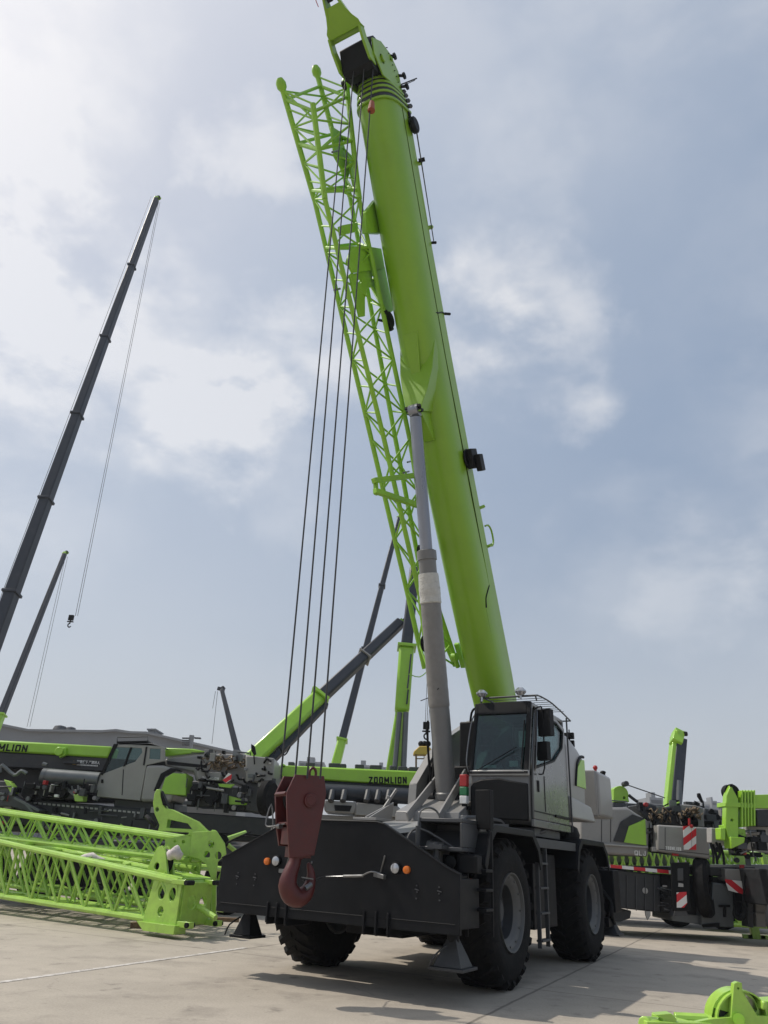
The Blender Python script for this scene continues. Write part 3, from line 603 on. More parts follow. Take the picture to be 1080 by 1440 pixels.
# lower body in profile (x,z): front edge leans, floor, back
low = [(CF - .02, 2.86), (CF + .02, 2.2), (CF - .1, 2.12), (CBK, 2.12), (CBK, 2.94)]
k.plate(low, (), (0, (CI + COY) / 2, 0), (1, 0, 0), (0, 0, 1), COY - CI - .06)
# back wall, roof, pillars
k.box(CBK, CBK + .06, CI + .03, COY - .03, 2.9, 4.06)
k.hexa([(CBK, CI + .05, 4.02), (CF - .30, CI + .05, 4.02), (CF - .30, COY - .05, 4.02), (CBK, COY - .05, 4.02), (CBK, CI + .08, 4.12), (CF - .36, CI + .08, 4.12), (CF - .36, COY - .08, 4.12), (CBK, COY - .08, 4.12)])
for y in (CI + .05, COY - .05):
    k.bar((CF - .02, y, 2.84), (CF - .32, y, 4.06), .07, .07); k.bar((CBK + .03, y, 2.9), (CBK + .03, y, 4.06), .07, .07)
    k.bar((CBK + .03, y, 4.04), (CF - .30, y, 4.04), .07, .07)
cab = CB(k, 'cab_body', 'cabg', bevel=.02)
k = MB(); k.plate([(CI + .03, 2.18), (COY - .03, 2.16), (COY - .03, 2.72), (1.30, 2.76), (1.10, 2.80), (.78, 2.78), (.66, 2.74), (CI + .03, 2.66)], (), (CF + .012, 0, 0), (0, 1, 0), (0, 0, 1), .05)
CB(k, 'black_front_panel', 'black', cab, .02)
k = MB(); k.bar((CF + .0, (CI + COY) / 2, 2.84), (CF + .01, (CI + COY) / 2, 2.93), COY - CI - .02, .06, up=(1, 0, 0)); CB(k, 'front_sill', 'lgray', cab, .015)
gx = lambda z: CF - .02 - (z - 2.84) * .246
def front(y0, y1, z0, z1, off, t, mb):
    return mb.hexa([(gx(z0) + off, y0, z0), (gx(z0) + off, y1, z0), (gx(z0) + off - t, y1, z0), (gx(z0) + off - t, y0, z0), (gx(z1) + off, y0, z1), (gx(z1) + off, y1, z1), (gx(z1) + off - t, y1, z1), (gx(z1) + off - t, y0, z1)])
k = MB(); front(CI + .06, COY - .07, 2.90, 3.93, .05, .012, k); ws = CB(k, 'windshield', 'glass', cab)
k = MB(); front(CI + .01, CI + .07, 2.87, 4.08, .075, .06, k); front(COY - .09, COY - .02, 2.87, 4.08, .075, .06, k); front(CI + .07, COY - .09, 3.88, 4.09, .078, .06, k); front(CI + .07, COY - .09, 2.87, 2.92, .072, .05, k); CB(k, 'windshield_frame', 'black', ws, .006)
# side door with window
door_o = [(CF - .10, 2.20), (CF - .12, 2.86), (CF - .40, 4.00), (-.60, 4.00), (-1.12, 3.9), (-1.14, 2.20)]
win = [(CF - .20, 2.98), (CF - .46, 3.92), (-.60, 3.92), (-1.00, 3.82), (-.90, 3.52), (-.35, 3.22)]
k = MB(); k.plate(door_o, [win], (0, COY + .0, 0), (1, 0, 0), (0, 0, 1), .04); dr = CB(k, 'cab_door', 'cabg', cab, .01)
k = MB(); k.plate([(a * .995, b_) for a, b_ in win], (), (0, COY - .005, 0), (1, 0, 0), (0, 0, 1), .012); CB(k, 'door_window', 'glass', dr)
k = MB(); 
for (a, b_), (c_, d_) in zip(win, win[1:] + win[:1]): k.bar((a, COY + .022, b_), (c_, COY + .022, d_), .03, .02, up=(0, 1, 0))
CB(k, 'window_seal', 'black', dr)
k = MB(); k.box(.58, .64, COY + .021, COY + .04, 2.62, 2.80); CB(k, 'door_handle', 'black', dr, .008)
k = MB(); k.box(-1.1, CF - .1, COY + .021, COY + .026, 2.305, 2.325); k.box(-1.10, -.25, COY + .021, COY + .05, 2.29, 2.33); k.box(.25, .27, COY + .021, COY + .028, 2.34, 2.9); CB(k, 'door_seam', 'black', dr)
k = MB(); k.box(-1.18, CF - .05, COY - .02, COY + .03, 2.08, 2.19); CB(k, 'door_sill', 'cabg', cab, .01)
# inner side window
k = MB(); k.plate([(CF - .1, 2.95), (CF - .36, 4.0), (-1.1, 4.0), (-1.1, 2.95)], (), (0, CI + .05, 0), (1, 0, 0), (0, 0, 1), .01); CB(k, 'inner_window', 'glass', cab)
k = MB(); k.box(-1.12, -1.1, CI + .1, COY - .1, 2.95, 3.95); CB(k, 'cab_lining', 'lgray', cab)
# seat and console
k = MB(); k.box(-.75, -.2, .85, 1.35, 2.5, 2.95); k.hexa([(-.85, .85, 2.9), (-.68, .85, 2.9), (-.68, 1.35, 2.9), (-.85, 1.35, 2.9), (-1.0, .88, 3.6), (-.85, .88, 3.6), (-.85, 1.32, 3.6), (-1.0, 1.32, 3.6)]); k.box(-.98, -.86, 1.0, 1.2, 3.6, 3.8)
CB(k, 'driver_seat', 'dgray', cab, .04)
k = MB(); k.box(.35, .78, .75, 1.45, 2.55, 2.98); k.tube((.45, 1.1, 2.95), (.35, 1.1, 3.1), .03, 8); k.sweep([(.33 + .05 * sin(t), 1.1 + .19 * cos(t), 3.12 + .19 * sin(t) * .6) for t in [i * pi / 8 for i in range(17)]], .014, 6)
CB(k, 'dashboard', 'black', cab, .02)
k = MB(); k.box(.48, .52, 1.30, 1.46, 3.35, 3.62); k.tube((.5, 1.45, 3.0), (.5, 1.45, 3.4), .014, 6); k.box(.60, .62, .68, .92, 3.0, 3.05); k.box(.58, .6, 1.15, 1.3, 3.02, 3.12); CB(k, 'display_screen', 'white', cab, .006)
k = MB(); k.tube((gx(2.92) + .10, .72, 2.92), (gx(3.3) + .10, 1.4, 3.3), .008, 5); k.bar((gx(3.0) + .10, 1.49, 2.95), (gx(3.8) + .10, 1.51, 3.75), .02, .012); CB(k, 'wiper', 'black', ws)
# mirrors
k = MB(); k.hexa([(.55, 1.66, 3.52), (.62, 1.9, 3.52), (.5, 1.93, 3.52), (.44, 1.68, 3.52), (.50, 1.64, 3.97), (.57, 1.88, 3.97), (.45, 1.91, 3.97), (.39, 1.66, 3.97)]); k.hexa([(.60, 1.64, 3.12), (.67, 1.84, 3.12), (.56, 1.87, 3.12), (.49, 1.66, 3.12), (.58, 1.63, 3.42), (.65, 1.83, 3.42), (.54, 1.86, 3.42), (.47, 1.65, 3.42)])
k.sweep([(.62, COY, 3.95), (.6, 1.72, 4.0), (.56, 1.75, 3.9), (.56, 1.75, 3.0), (.62, 1.66, 2.9)], .013, 6); CB(k, 'side_mirror', 'black', cab, .03)
# roof guard rail and lamps
k = MB(); 
for y in (CI + .1, COY + .06): k.sweep([(.62, y, 4.10), (.60, y, 4.20), (-.3, y, 4.22), (-1.45, y, 4.10)], .014, 6)
k.tube((.60, CI + .1, 4.2), (.60, COY + .06, 4.2), .014, 6).tube((-1.45, CI + .1, 4.1), (-1.45, COY + .06, 4.1), .014, 6)
for i in range(9): x_ = .5 - i * .19; k.tube((x_, CI + .1, 4.205), (x_, COY + .06, 4.205), .006, 5)
k.tube((-1.24, COY + .04, 2.1), (-1.24, COY + .04, 4.12), .016, 6)
CB(k, 'roof_guard', 'dgray', cab)
k = MB(); k.sweep([(.72, COY - .0, 2.9), (.75, COY + .05, 3.1), (.60, COY + .05, 3.9), (.5, COY, 3.98)], .012, 6); k.nx(); k.sweep([(.74, COY - .05, 2.9), (.78, COY - .02, 3.1), (.60, COY - .0, 3.9)], .01, 6); k.nx(); k.sweep([(.98, CI + .0, 2.9), (1.0, CI - .03, 3.1), (.8, CI - .03, 3.7), (.7, CI, 3.9)], .012, 6); k.build('grab_rail', 'steel', cab, world=False)
for y in (.70, 1.42):
    k = MB(); k.tube((.70, y, 4.12), (.70, y, 4.2), .02, 6); k.lathe([(0, -.05), (.06, -.05), (.10, 0), (.10, .02), (.05, .07), (0, .08)], (.70, y, 4.25), (0, 0, 1), 16); CB(k, 'work_light', 'lens', cab)
# cab step below
k = MB(); k.box(-.8, .6, 1.1, 1.55, 1.95, 2.08); k.sweep([(.3, 1.45, 1.95), (.35, 1.5, 2.0), (.1, 1.55, 2.06)], .05, 6); k.sweep([(.8, 1.0, 1.92), (.5, 1.3, 2.04), (.1, 1.2, 1.95)], .05, 8); k.tube((-.55, 1.25, 1.9), (-.55, 1.25, 2.12), .12, 12); CB(k, 'cab_mount', 'dgray', bevel=.01)
# load indicator light stack
k = MB(); k.tube((1.02, .50, 2.30), (1.02, .50, 2.78), .045, 12); k.box(.9, 1.0, .5, .58, 2.3, 2.36); ls = CB(k, 'light_stack', 'black')
for z0, z1, mt_ in ((2.66, 2.85, 'sred'), (2.52, 2.655, 'green'), (2.39, 2.515, 'white')):
    k = MB(); k.box(.98, 1.09, .44, .57, z0, z1); CB(k, 'signal_lens', mt_, ls, .012)
# tall fender mirror
k = MB(); k.hexa([(3.22, 1.60, 1.93), (3.26, 1.82, 1.93), (3.17, 1.84, 1.93), (3.13, 1.62, 1.93), (3.22, 1.60, 2.42), (3.26, 1.82, 2.42), (3.17, 1.84, 2.42), (3.13, 1.62, 2.42)]); k.tube((3.1, 1.72, 1.5), (3.1, 1.72, 2.3), .018, 8); k.sweep([(3.1, 1.55, 1.2), (3.15, 1.56, 1.7), (3.1, 1.60, 1.95)], .014, 6)
CB(k, 'fender_mirror', 'black', bevel=.03)
k = MB(); k.sweep([(2.55, 1.15, 1.98), (2.6, 1.2, 2.10), (1.5, 1.3, 2.12), (1.4, 1.3, 2.0)], .03, 8); k.bar((2.9, 1.3, 2.0), (1.45, 1.4, 2.06), .05, .04); CB(k, 'fender_pipe', 'dgray')

# ---- boom
BA = V((-2.05, 0, 4.0)); BB = V((4.62, 0, 16.4)); BL = (BB - BA).length; ba = (BB - BA).normalized(); bu = V((ba.z, 0, -ba.x)); by = V((0, 1, 0))   # bu points to the underside (towards the front)
def bp(t, y, n): return BA + ba * t + by * (y - .10 * sin(pi * max(0, min(1, t / 14.0)))) + bu * n
def bsec(t, w_, h_, off=0, seg=14):
    r = w_ / 2; c = r * .18
    pts = [bp(t, -r + c, -h_ / 2 + off), bp(t, -r, -h_ / 2 + c + off)]
    for i in range(seg + 1):
        a = pi * i / seg; ex = .74; b0 = -.06 * h_
        pts.append(bp(t, -r * (abs(cos(a)) ** ex) * (1 if cos(a) > 0 else -1), off + b0 + (h_ / 2 - b0) * (abs(sin(a)) ** ex)))
    pts += [bp(t, r, -h_ / 2 + c + off), bp(t, r - c, -h_ / 2 + off)]
    return pts
k = MB(); k.loft([bsec(t, w_, h_) for t, w_, h_ in ((-.55, .50, .5), (0.2, .74, .86), (1.2, .79, .96), (3, .82, 1.02), (5, .84, 1.08), (8, .86, 1.10), (10.5, .86, 1.10), (13.38, .86, 1.10))])
boom = CB(k, 'boom', 'limeb', ang=24)
# side seam strip and brackets on the visible flank
def flank(t): return .80 / 2 + (t - 3) * .02 if t < 5 else .43
k = MB(); st_ = [3.1, 5, 8, 10.5, 13.33]
k.loft([[bp(t, flank(t) - .02, -.13), bp(t, flank(t) + .012, -.13), bp(t, flank(t) + .012, -.10), bp(t, flank(t) - .02, -.10)] for t in st_])
sd_ = CB(k, 'side_strip', 'limeb', boom)
k = MB(); k.loft([[bp(t, flank(t) - .02, -.098), bp(t, flank(t) + .004, -.098), bp(t, flank(t) + .001, -.080), bp(t, flank(t) - .02, -.080)] for t in st_]); CB(k, 'strip_gap', 'black', sd_)
k = MB(); k.sweep([bp(3.12, .405, -.09), bp(3.02, .405, .08), bp(2.90, .385, .20), bp(2.72, .375, .25)], .020, 6); CB(k, 'seam_cable', 'black', boom)
k = MB(); k.sweep([bp(2.72, .372, .255), bp(1.5, .352, .25), bp(.5, .34, .22)], .008, 5); CB(k, 'seam_weld', 'limeb', boom)
k = MB()
for t in (9.0,): k.sweep([bp(t, .445, -.54), bp(t, .45, -.30), bp(t - .05, .445, -.10), bp(t - .02, .36, .18)], .014, 5); k.tube(bp(t, .44, -.50), bp(t, .50, -.66), .03, 6)
CB(k, 'clamp_strap', 'black', boom)
k = MB()
for t in (.6, 3.9, 4.75, 10.9, 12.3): k.bar(bp(t, .38, -.54), bp(t + .02, .46, -.64), .07, .06); k.nx()
k.build('boom_bracket', 'limeb', boom, .005, world=False)
k = MB(); t = 4.35
k.sweep([bp(t, .44, -.50), bp(t, .47, -.62), bp(t - .12, .48, -.72), bp(t - .35, .48, -.72), bp(t - .45, .47, -.62), bp(t - .42, .44, -.5)], .022, 6, sub=2)
CB(k, 'lifting_ring', 'limeb', boom)
# wedge shaped bracket under the boom where the cylinder pushes
def brk(t, hw, n0, n1): return [bp(t, -hw, n0), bp(t, hw, n0), bp(t, hw * .92, n1), bp(t, -hw * .92, n1)]
k = MB(); k.loft([brk(8.75, .435, -.05, .02), brk(8.3, .435, -.05, .30), brk(7.75, .40, 0, .60), brk(7.3, .30, .3, .86), brk(7.02, .20, .4, 1.05), brk(6.88, .165, .4, 1.10)]); k.loft([brk(6.88, .12, .3, 1.0), brk(6.3, .12, .3, .60)])
bk = CB(k, 'cylinder_bracket', 'limeb', boom, .012)
k = MB(); k.loft([[bp(8.55, -.17, .555), bp(8.55, .17, .555), bp(8.55, .17, .50), bp(8.55, -.17, .50)], [bp(7.72, -.10, .62), bp(7.72, .10, .62), bp(7.72, .10, .5), bp(7.72, -.10, .5)]]); CB(k, 'bracket_recess', 'limeb', bk)
k = MB(); k.tube(bp(6.92, -.165, 1.03), bp(6.92, .165, 1.03), .06, 14); k.nx(); k.bar(bp(6.99, -.17, 1.10), bp(6.99, .17, 1.10), .05, .05); k.build('bracket_pin', 'black', bk, 0, world=False)
# pivot foot
k = MB(); k.tube(bp(-.1, -.62, .0), bp(-.1, .56, .0), .13, 16); CB(k, 'pivot_pin', 'steel', boom)
# cable reel on the flank
k = MB(); 
k.hexa([bp(5.60, .50, -.42), bp(5.60, .62, -.42), bp(5.60, .62, -.05), bp(5.60, .50, -.05), bp(6.02, .50, -.42), bp(6.02, .62, -.42), bp(6.02, .62, -.05), bp(6.02, .50, -.05)])
k.hexa([bp(5.52, .62, -.40), bp(5.52, .74, -.40), bp(5.52, .74, -.15), bp(5.52, .62, -.15), bp(5.88, .62, -.40), bp(5.88, .74, -.40), bp(5.88, .74, -.15), bp(5.88, .62, -.15)])
k.lathe([(0, 0), (.22, 0), (.22, .05), (.1, .05), (.1, .1), (0, .1)], bp(5.82, .44, -.2), (0, 1, 0), 20)
CB(k, 'cable_reel', 'black', boom, .02)
# nested section collars at the head
k = MB()
for i, (t, w_, h_) in enumerate(((13.34, .94, 1.20), (13.48, .90, 1.14), (13.60, .86, 1.08), (13.71, .82, 1.02), (13.81, .77, .96))):
    k.loft([bsec(t, w_, h_), bsec(t + .05, w_, h_)])
    k.nx()
CB(k, 'section_collar', 'limeb', boom, .01)
k = MB()
for i, (t, w_, h_) in enumerate(((13.39, .86, 1.10), (13.53, .83, 1.05), (13.65, .79, .99), (13.76, .75, .93))): k.loft([bsec(t, w_, h_), bsec(t + .09, w_, h_)]); k.nx()
CB(k, 'dark_gap_ring', 'boomd', boom)  # dark rings colour in the shade of the gaps between collars
k = MB()
for t, y in ((13.47, .45), (13.6, .42), (13.72, .39), (13.82, .36)):
    k.bar(bp(t, y, -.42), bp(t + .02, y + .05, -.50), .06, .07); k.nx(); k.bar(bp(t, -y, -.2), bp(t + .02, -y - .05, -.22), .06, .07); k.nx()
CB(k, 'slider_block', 'dgray', boom, .005)
# second reel and guide ropes along the back right edge
k = MB(); k.lathe([(0, 0), (.15, 0), (.17, .03), (.17, .10), (.15, .13), (0, .13)], bp(13.05, .44, -.44), (0, 1, 0), 18); k.bar(bp(12.9, .50, -.44), bp(13.2, .50, -.44), .12, .2); k.bar(bp(13.15, .42, -.42), bp(13.35, .42, -.42), .1, .1); CB(k, 'rope_guide_pulley', 'black', boom, .02)
k = MB(); k.tube(bp(12.35, .43, -.56), bp(12.35, .56, -.60), .045, 10).tube(bp(10.55, .43, -.5), bp(10.55, .50, -.58), .03, 8); CB(k, 'rope_roller', 'black', boom)
k = MB(); k.tube(bp(13.0, .52, -.50), bp(10.6, .46, -.56), .011, 6); k.tube(bp(13.0, .48, -.58), bp(10.6, .45, -.585), .009, 6); k.sweep([bp(13.2, .1, -.60), bp(9, .1, -.60), bp(4.5, .1, -.60), bp(.4, .0, -.62)], .011, 6); CB(k, 'guide_rope', 'rope', boom)
# head: side cheeks, sheave pack, cover
HB = 13.80
k = MB()
cheek = [(HB, -.42), (HB + 0.440, -.40), (HB + 0.688, -.12), (HB + 0.760, .30), (HB + 0.624, .74), (HB + 0.280, .80), (HB - .05, .52)]
for y in (-.36, .36): k.plate(cheek, [circ(HB + 0.336, .42, .10, 12)], BA + by * y, ba, bu, .035)
k.bar(bp(HB + 0.448, 0, -.38), bp(HB + 0.672, 0, -.12), .70, .04).bar(bp(HB + 0.016, 0, -.42), bp(HB + 0.432, 0, -.40), .70, .03, up=bu); k.tube(bp(HB + 0.336, -.42, .42), bp(HB + 0.336, .42, .42), .07, 12).tube(bp(HB + 0.576, -.40, -.1), bp(HB + 0.576, .40, -.1), .05, 12)
head = CB(k, 'boom_head', 'limeb', boom, .008)
k = MB()
for y in (-.24, -.12, 0, .12, .24):
    k.lathe([(.10, -.045), (.30, -.045), (.30, -.03), (.26, 0), (.30, .03), (.30, .045), (.10, .045)], bp(HB + 0.336, y, .42), (0, 1, 0), 28)
CB(k, 'sheave', 'black', boom)
k = MB(); k.loft([[bp(t, -.33, n1), bp(t, .33, n1), bp(t, .33, n2), bp(t, -.33, n2)] for t, n1, n2 in ((HB - .02, .60, .84), (HB + 0.096, .74, .92), (HB + 0.576, .70, .90), (HB + 0.784, .40, .55))]); CB(k, 'sheave_cover', 'black', boom, .02)
# hinged nose for the auxiliary hoist, reaching up and forward beyond the head
k = MB()
for y in (-.345, .345):
    sg = 1 if y > 0 else -1
    pa = [(HB + 0.070, .74), (HB + 0.112, .98), (HB + 0.434, 1.16), (HB + 0.686, 1.22), (HB + 0.714, 1.02), (HB + 0.525, .96), (HB + 0.315, .78)]
    k.plate(pa, (), BA + by * (y - .02), ba, bu, .05)
    def rg(t, yy, n0, n1, hw=.025): return [bp(t, yy - hw, n1), bp(t, yy + hw, n1), bp(t, yy + hw, n0), bp(t, yy - hw, n0)]
    k.loft([rg(HB + 0.686, y, 1.02, 1.22), rg(HB + 0.910, sg * .20, 1.22, 1.46), rg(HB + 1.134, sg * .12, 1.40, 1.66), rg(HB + 1.610, sg * .10, 1.72, 1.94)])
def pn(t, w_, n): return [bp(t, -w_, n + .02), bp(t, w_, n + .02), bp(t, w_, n - .02), bp(t, -w_, n - .02)]
k.loft([pn(HB + 0.658, .37, 1.17), pn(HB + 0.735, .36, 1.26), pn(HB + 0.910, .20, 1.42), pn(HB + 1.022, .15, 1.52)])
k.loft([pn(HB + 0.658, .35, 1.03), pn(HB + 0.910, .19, 1.24), pn(HB + 1.022, .14, 1.32)])
nz_ = CB(k, 'auxiliary_nose', 'limeb', boom, .008)
k = MB(); k.lathe([(0, -.05), (.24, -.05), (.20, 0), (.24, .05), (0, .05)], bp(HB + 1.365, 0, 1.66), (0, 1, 0), 24); k.bar(bp(HB + 1.050, 0, 1.60), bp(HB + 1.610, 0, 1.98), .10, .06); CB(k, 'nose_sheave', 'black', nz_)
k = MB(); k.tube(bp(HB + 1.085, -.12, 2.0), bp(HB + 1.295, -.12, 2.08), .05, 8); k.sweep([bp(HB + 1.085, -.12, 2.0), bp(HB + 0.980, -.13, 1.98), bp(HB + 0.840, -.12, 1.93)], .008, 5); CB(k, 'red_weight', 'sred', nz_)
k = MB()
for a_, b_ in ((HB + 0.640, .37), (HB + 0.336, .40), (HB + 0.096, .42)):
    k.tube(bp(a_, .38, -.36 if a_ < HB + .4 else -.1), bp(a_ + .02, b_ + .03, -.46 if a_ < HB + .4 else -.2), .03, 8); k.lathe([(.035, -.02), (.07, -.02), (.07, .02), (.035, .02)], bp(a_ + .03, b_ + .05, -.50 if a_ < HB + .4 else -.22), (0, 1, 0), 12, closed=True)
k.tube(bp(HB + 0.200, .25, -.45), bp(HB + 0.400, .60, -.85), .014, 6).tube(bp(HB + 0.160, .1, -.45), bp(HB + 0.360, .56, -.82), .008, 5); k.lathe([(.05, -.02), (.09, -.02), (.09, .02), (.05, .02)], bp(HB + 0.040, -.46, .66), (0, 1, 0), 12, closed=True)
for i in range(8): k.sweep([bp(HB + 0.080 + i * .09, -.38, -.1), bp(HB + 0.160 + i * .09, -.42, .1 + .02 * i), bp(HB + 0.040 + i * .1, .40, .05 * i - .3)], .01, 5)
CB(k, 'head_fittings', 'black', boom)
# ---- luffing cylinder
CAx = V((.62, 0, 2.50)); CBx = bp(6.92, 0, 1.03); cl = (CBx - CAx).length; ca = (CBx - CAx).normalized()
k = MB(); k.lathe([(0, 0), (.205, .0), (.205, .10), (.18, .12), (.18, 3.70), (.165, 3.71), (.165, 4.22), (.185, 4.23), (.185, 4.40), (.15, 4.42), (0, 4.42)], CAx, ca, 28); cyl = CB(k, 'luffing_cylinder', 'barrel')
random.seed(5)
pr = [(.186, 1.55)] + [(.188 + .0015 * math.sin(i * 1.7) + random.uniform(-.0012, .0012), 1.56 + i * .055) for i in range(33)] + [(.186, 3.42)]
k = MB(); k.lathe(pr, CAx, ca, 28); CB(k, 'barrel_wrap', 'wrap', cyl)
pr = [(.19, 3.40)] + [(.198 + random.uniform(-.006, .006), 3.42 + i * .04) for i in range(13)] + [(.188, 3.96)]
k = MB(); k.lathe(pr, CAx, ca, 24); CB(k, 'plastic_film', 'film', cyl)
k = MB(); k.tube(CAx + ca * 4.4, CBx - ca * .16, .118, 24); k.lathe([(0, -.10), (.13, -.10), (.13, .10), (0, .10)], CBx, (0, 1, 0), 18); CB(k, 'cylinder_rod', 'chrome', cyl)
k = MB(); k.tube((.62, -.32, 2.50), (.62, .32, 2.50), .12, 16).sweep([CAx + ca * 1.3 + V((.1, -.2, 0)), CAx + ca * .9 + V((.1, -.24, 0)), CAx + ca * .2 + V((.05, -.26, 0))], .022, 8); k.sweep([CAx + ca * 1.75 + V((0, -.35, -.08)), CAx + ca * 1.72 + V((.1, -.1, .0)), CAx + ca * 1.78 + V((.2, .1, .05))], .008, 5); CB(k, 'cylinder_fittings', 'black', cyl)
# side rod standing by the cylinder
k = MB(); k.tube((.45, -.34, 2.6), (.62, -.30, 4.1), .022, 8); CB(k, 'pressure_pipe', 'black', cyl)
# ---- hoist ropes and hook block (a thing of its own)
HOOK_TOP = V((5.2, .02, 2.30))
sheY = [-.24, -.12, .12, .24]
tops = [bp(HB + .34, -.30, .42) + bu * .30, bp(HB + .34, -.10, .42) + bu * .33, bp(HB + .34, .12, .42) + bu * .28, bp(HB + .31, .28, .42) + bu * .20]
# ------------------------------------------------------------------ hook block hanging at the front
HX, HY, HA = -.92, 9.72, R(30)
hb = thing('hook_block', 'large dark red hook block with open hook, hanging before the charcoal front plate', 'hook block', (HX, HY, 0), HA)
def hz_(px, py): return at(px, py, HY).z
def hx_(px, py): return (at(px, py, HY).x - HX) / cos(HA)
pp = [(417.5, 1089.5), (406, 1116), (407, 1159), (409.5, 1207), (443, 1203), (456, 1137), (460, 1114), (457, 1089.5)]
cxp = sum(hx_(*q) for q in pp) / len(pp)
ol = [(hx_(*q) - hx_(433, 1150), hz_(*q)) for q in pp]
OFF = hx_(433, 1150) - .03
def HBd(mb, name, mats, parent=hb, bevel=0, **k): return mb.build(name, mats, parent, bevel, world=False, **k)
k = MB(); G = .34
k.plate(ol, [circ(.02, hz_(433, 1125), .045, 12)], (OFF, 0, 0), (1, 0, 0), (0, 0, 1), .035); HBd(k, 'side_plate', 'red', bevel=.006)
k = MB(); k.plate([(a, max(b_, hz_(409, 1190))) for a, b_ in ol], (), (OFF, G, 0), (1, 0, 0), (0, 0, 1), .035); HBd(k, 'side_plate', 'red', bevel=.006)
zt = hz_(433, 1090); zl = ol[0][0]; zr = ol[-1][0]
k = MB(); k.box(OFF + ol[2][0] + .02, OFF + .18, .02, G - .02, hz_(410, 1160), hz_(410, 1156)); k.bar((OFF + ol[1][0], G / 2, ol[1][1] - .02), (OFF + ol[1][0] + .02, G / 2, ol[1][1] + .012), G - .03, .05)
k.box(OFF + ol[2][0] + .06, OFF + .15, .04, G - .06, hz_(410, 1188), hz_(410, 1163)); k.box(OFF - .1, OFF + .12, .02, G - .02, hz_(410, 1206), hz_(410, 1190))
k.tube((OFF + .02, -.06, hz_(433, 1125)), (OFF + .02, G + .06, hz_(433, 1125)), .06, 16)
k.lathe([(0, -.05), (.085, -.05), (.085, 0), (0, 0)], (OFF + .02, -.0, hz_(433, 1125)), (0, 1, 0), 18)
HBd(k, 'cross_member', 'red', bevel=.006)
k = MB()
k.sweep([(OFF + .045 + .045 * cos(t), .02, zt + .035 + .065 * sin(t)) for t in [-.6 + i * (pi + 1.2) / 12 for i in range(13)]], .018, 8); HBd(k, 'lifting_eye', 'red')
k = MB()
for i in range(4):
    y = .06 + i * .075
    k.lathe([(.05, -.03), (.20, -.03), (.20, -.018), (.17, 0), (.20, .018), (.20, .03), (.05, .03)], (OFF - .0, y, hz_(433, 1122)), (0, 1, 0), 28)
HBd(k, 'sheave', 'char')
k = MB()
for i in range(4):
    y = .06 + i * .075
    for dy in (-.014, .008): k.sweep([(OFF + .187 * cos(t), y + dy, hz_(433, 1122) + .187 * sin(t)) for t in [R(60) + i_ * R(160) / 14 for i_ in range(15)]], .011, 6)
HBd(k, 'sheave_rope', 'rope')
hp_ = [(421, 1196, .065), (419, 1212, .075), (413, 1228, .092), (409, 1245, .112), (414, 1259, .118), (425, 1264, .108), (435, 1256, .09), (440, 1243, .066), (441, 1230, .05), (439, 1220, .036), (437, 1214, .015)]
k = MB(); k.sweep([(hx_(a, b_), .10, hz_(a, b_)) for a, b_, _ in hp_], [r_ for *_, r_ in hp_], 14)
k.tube((hx_(423, 1190), .10, hz_(423, 1190)), (hx_(421, 1208), .10, hz_(421, 1208)), .085, 16)
hk = HBd(k, 'hook', 'red')
k = MB(); k.bar((hx_(424, 1234), .02, hz_(424, 1234)), (hx_(440, 1236), .02, hz_(440, 1237)), .02, .012); k.tube((hx_(428, 1250), -.01, hz_(428, 1250)), (hx_(436, 1244), -.01, hz_(436, 1244)), .03, 10); k.ball((hx_(437, 1213), .0, hz_(437, 1213)), .014, 8, 5); HBd(k, 'safety_latch', 'steel', hk)
k = MB(); k.sweep([(OFF + ol[2][0] - .02, G + .03, hz_(400, 1160)), (OFF + ol[2][0] - .06, G + .06, hz_(400, 1130)), (OFF + ol[2][0] - .1, G + .08, hz_(400, 1160)), (OFF + ol[2][0] - .04, G - .05, hz_(400, 1162)), (OFF + ol[2][0] + .02, .1, hz_(400, 1158))], .01, 6)
k.lathe([(0, 0), (.03, 0), (.03, .08), (0, .08)], (OFF + ol[2][0] - .01, G * .7, hz_(400, 1162)), (0, -1, 0), 10); HBd(k, 'becket_pin', 'steel')
# ropes belong to the crane that reeves them
inv = rootmat(rt).inverted()
bots = [at(394.8, 1095, HY + .15), at(415, 1095, HY + .05), at(432, 1095, HY + .02), at(450.3, 1095, HY - .05)]
for a_, b_ in zip(tops, bots):
    k = MB(); k.tube(a_, inv @ b_, .0125, 7); CB(k, 'hoist_rope', 'rope')
k = MB(); a_ = tops[3]; b_ = inv @ bots[3]; q = a_ + (b_ - a_) * .115; k.tube(q + V((0, .03, .22)), q + V((0, .03, -.02)), .05, 10, r2=.075); CB(k, 'rope_stop_weight', 'rust')

# ------------------------------------------------------------------ lattice work
def lattice(mb, A, B, n, rc, rd, closed=True, xb=False):
    # A, B: four corners at either end [front bottom, front top, back top, back bottom]
    A = [V(p) for p in A]; B = [V(p) for p in B]
    for a, b_ in zip(A, B): mb.tube(a, b_, rc, 8)
    at_ = lambda i, t: A[i].lerp(B[i], t)
    for f in range(4):
        i, j = f, (f + 1) % 4
        for s_ in range(n):
            t0, t1 = s_ / n, (s_ + 1) / n
            if f == 1 and False: continue
            p, q = (at_(i, t0), at_(j, t1)) if (s_ + f) % 2 == 0 else (at_(j, t0), at_(i, t1))
            mb.tube(p, q, rd, 6, caps=False)
            if xb: mb.tube(*((at_(j, t0), at_(i, t1)) if (s_ + f) % 2 == 0 else (at_(i, t0), at_(j, t1))), rd, 6, caps=False)
    if closed:
        for t in (0, 1):
            for f in range(4): mb.tube(at_(f, t), at_((f + 1) % 4, t), rd * 1.2, 6)
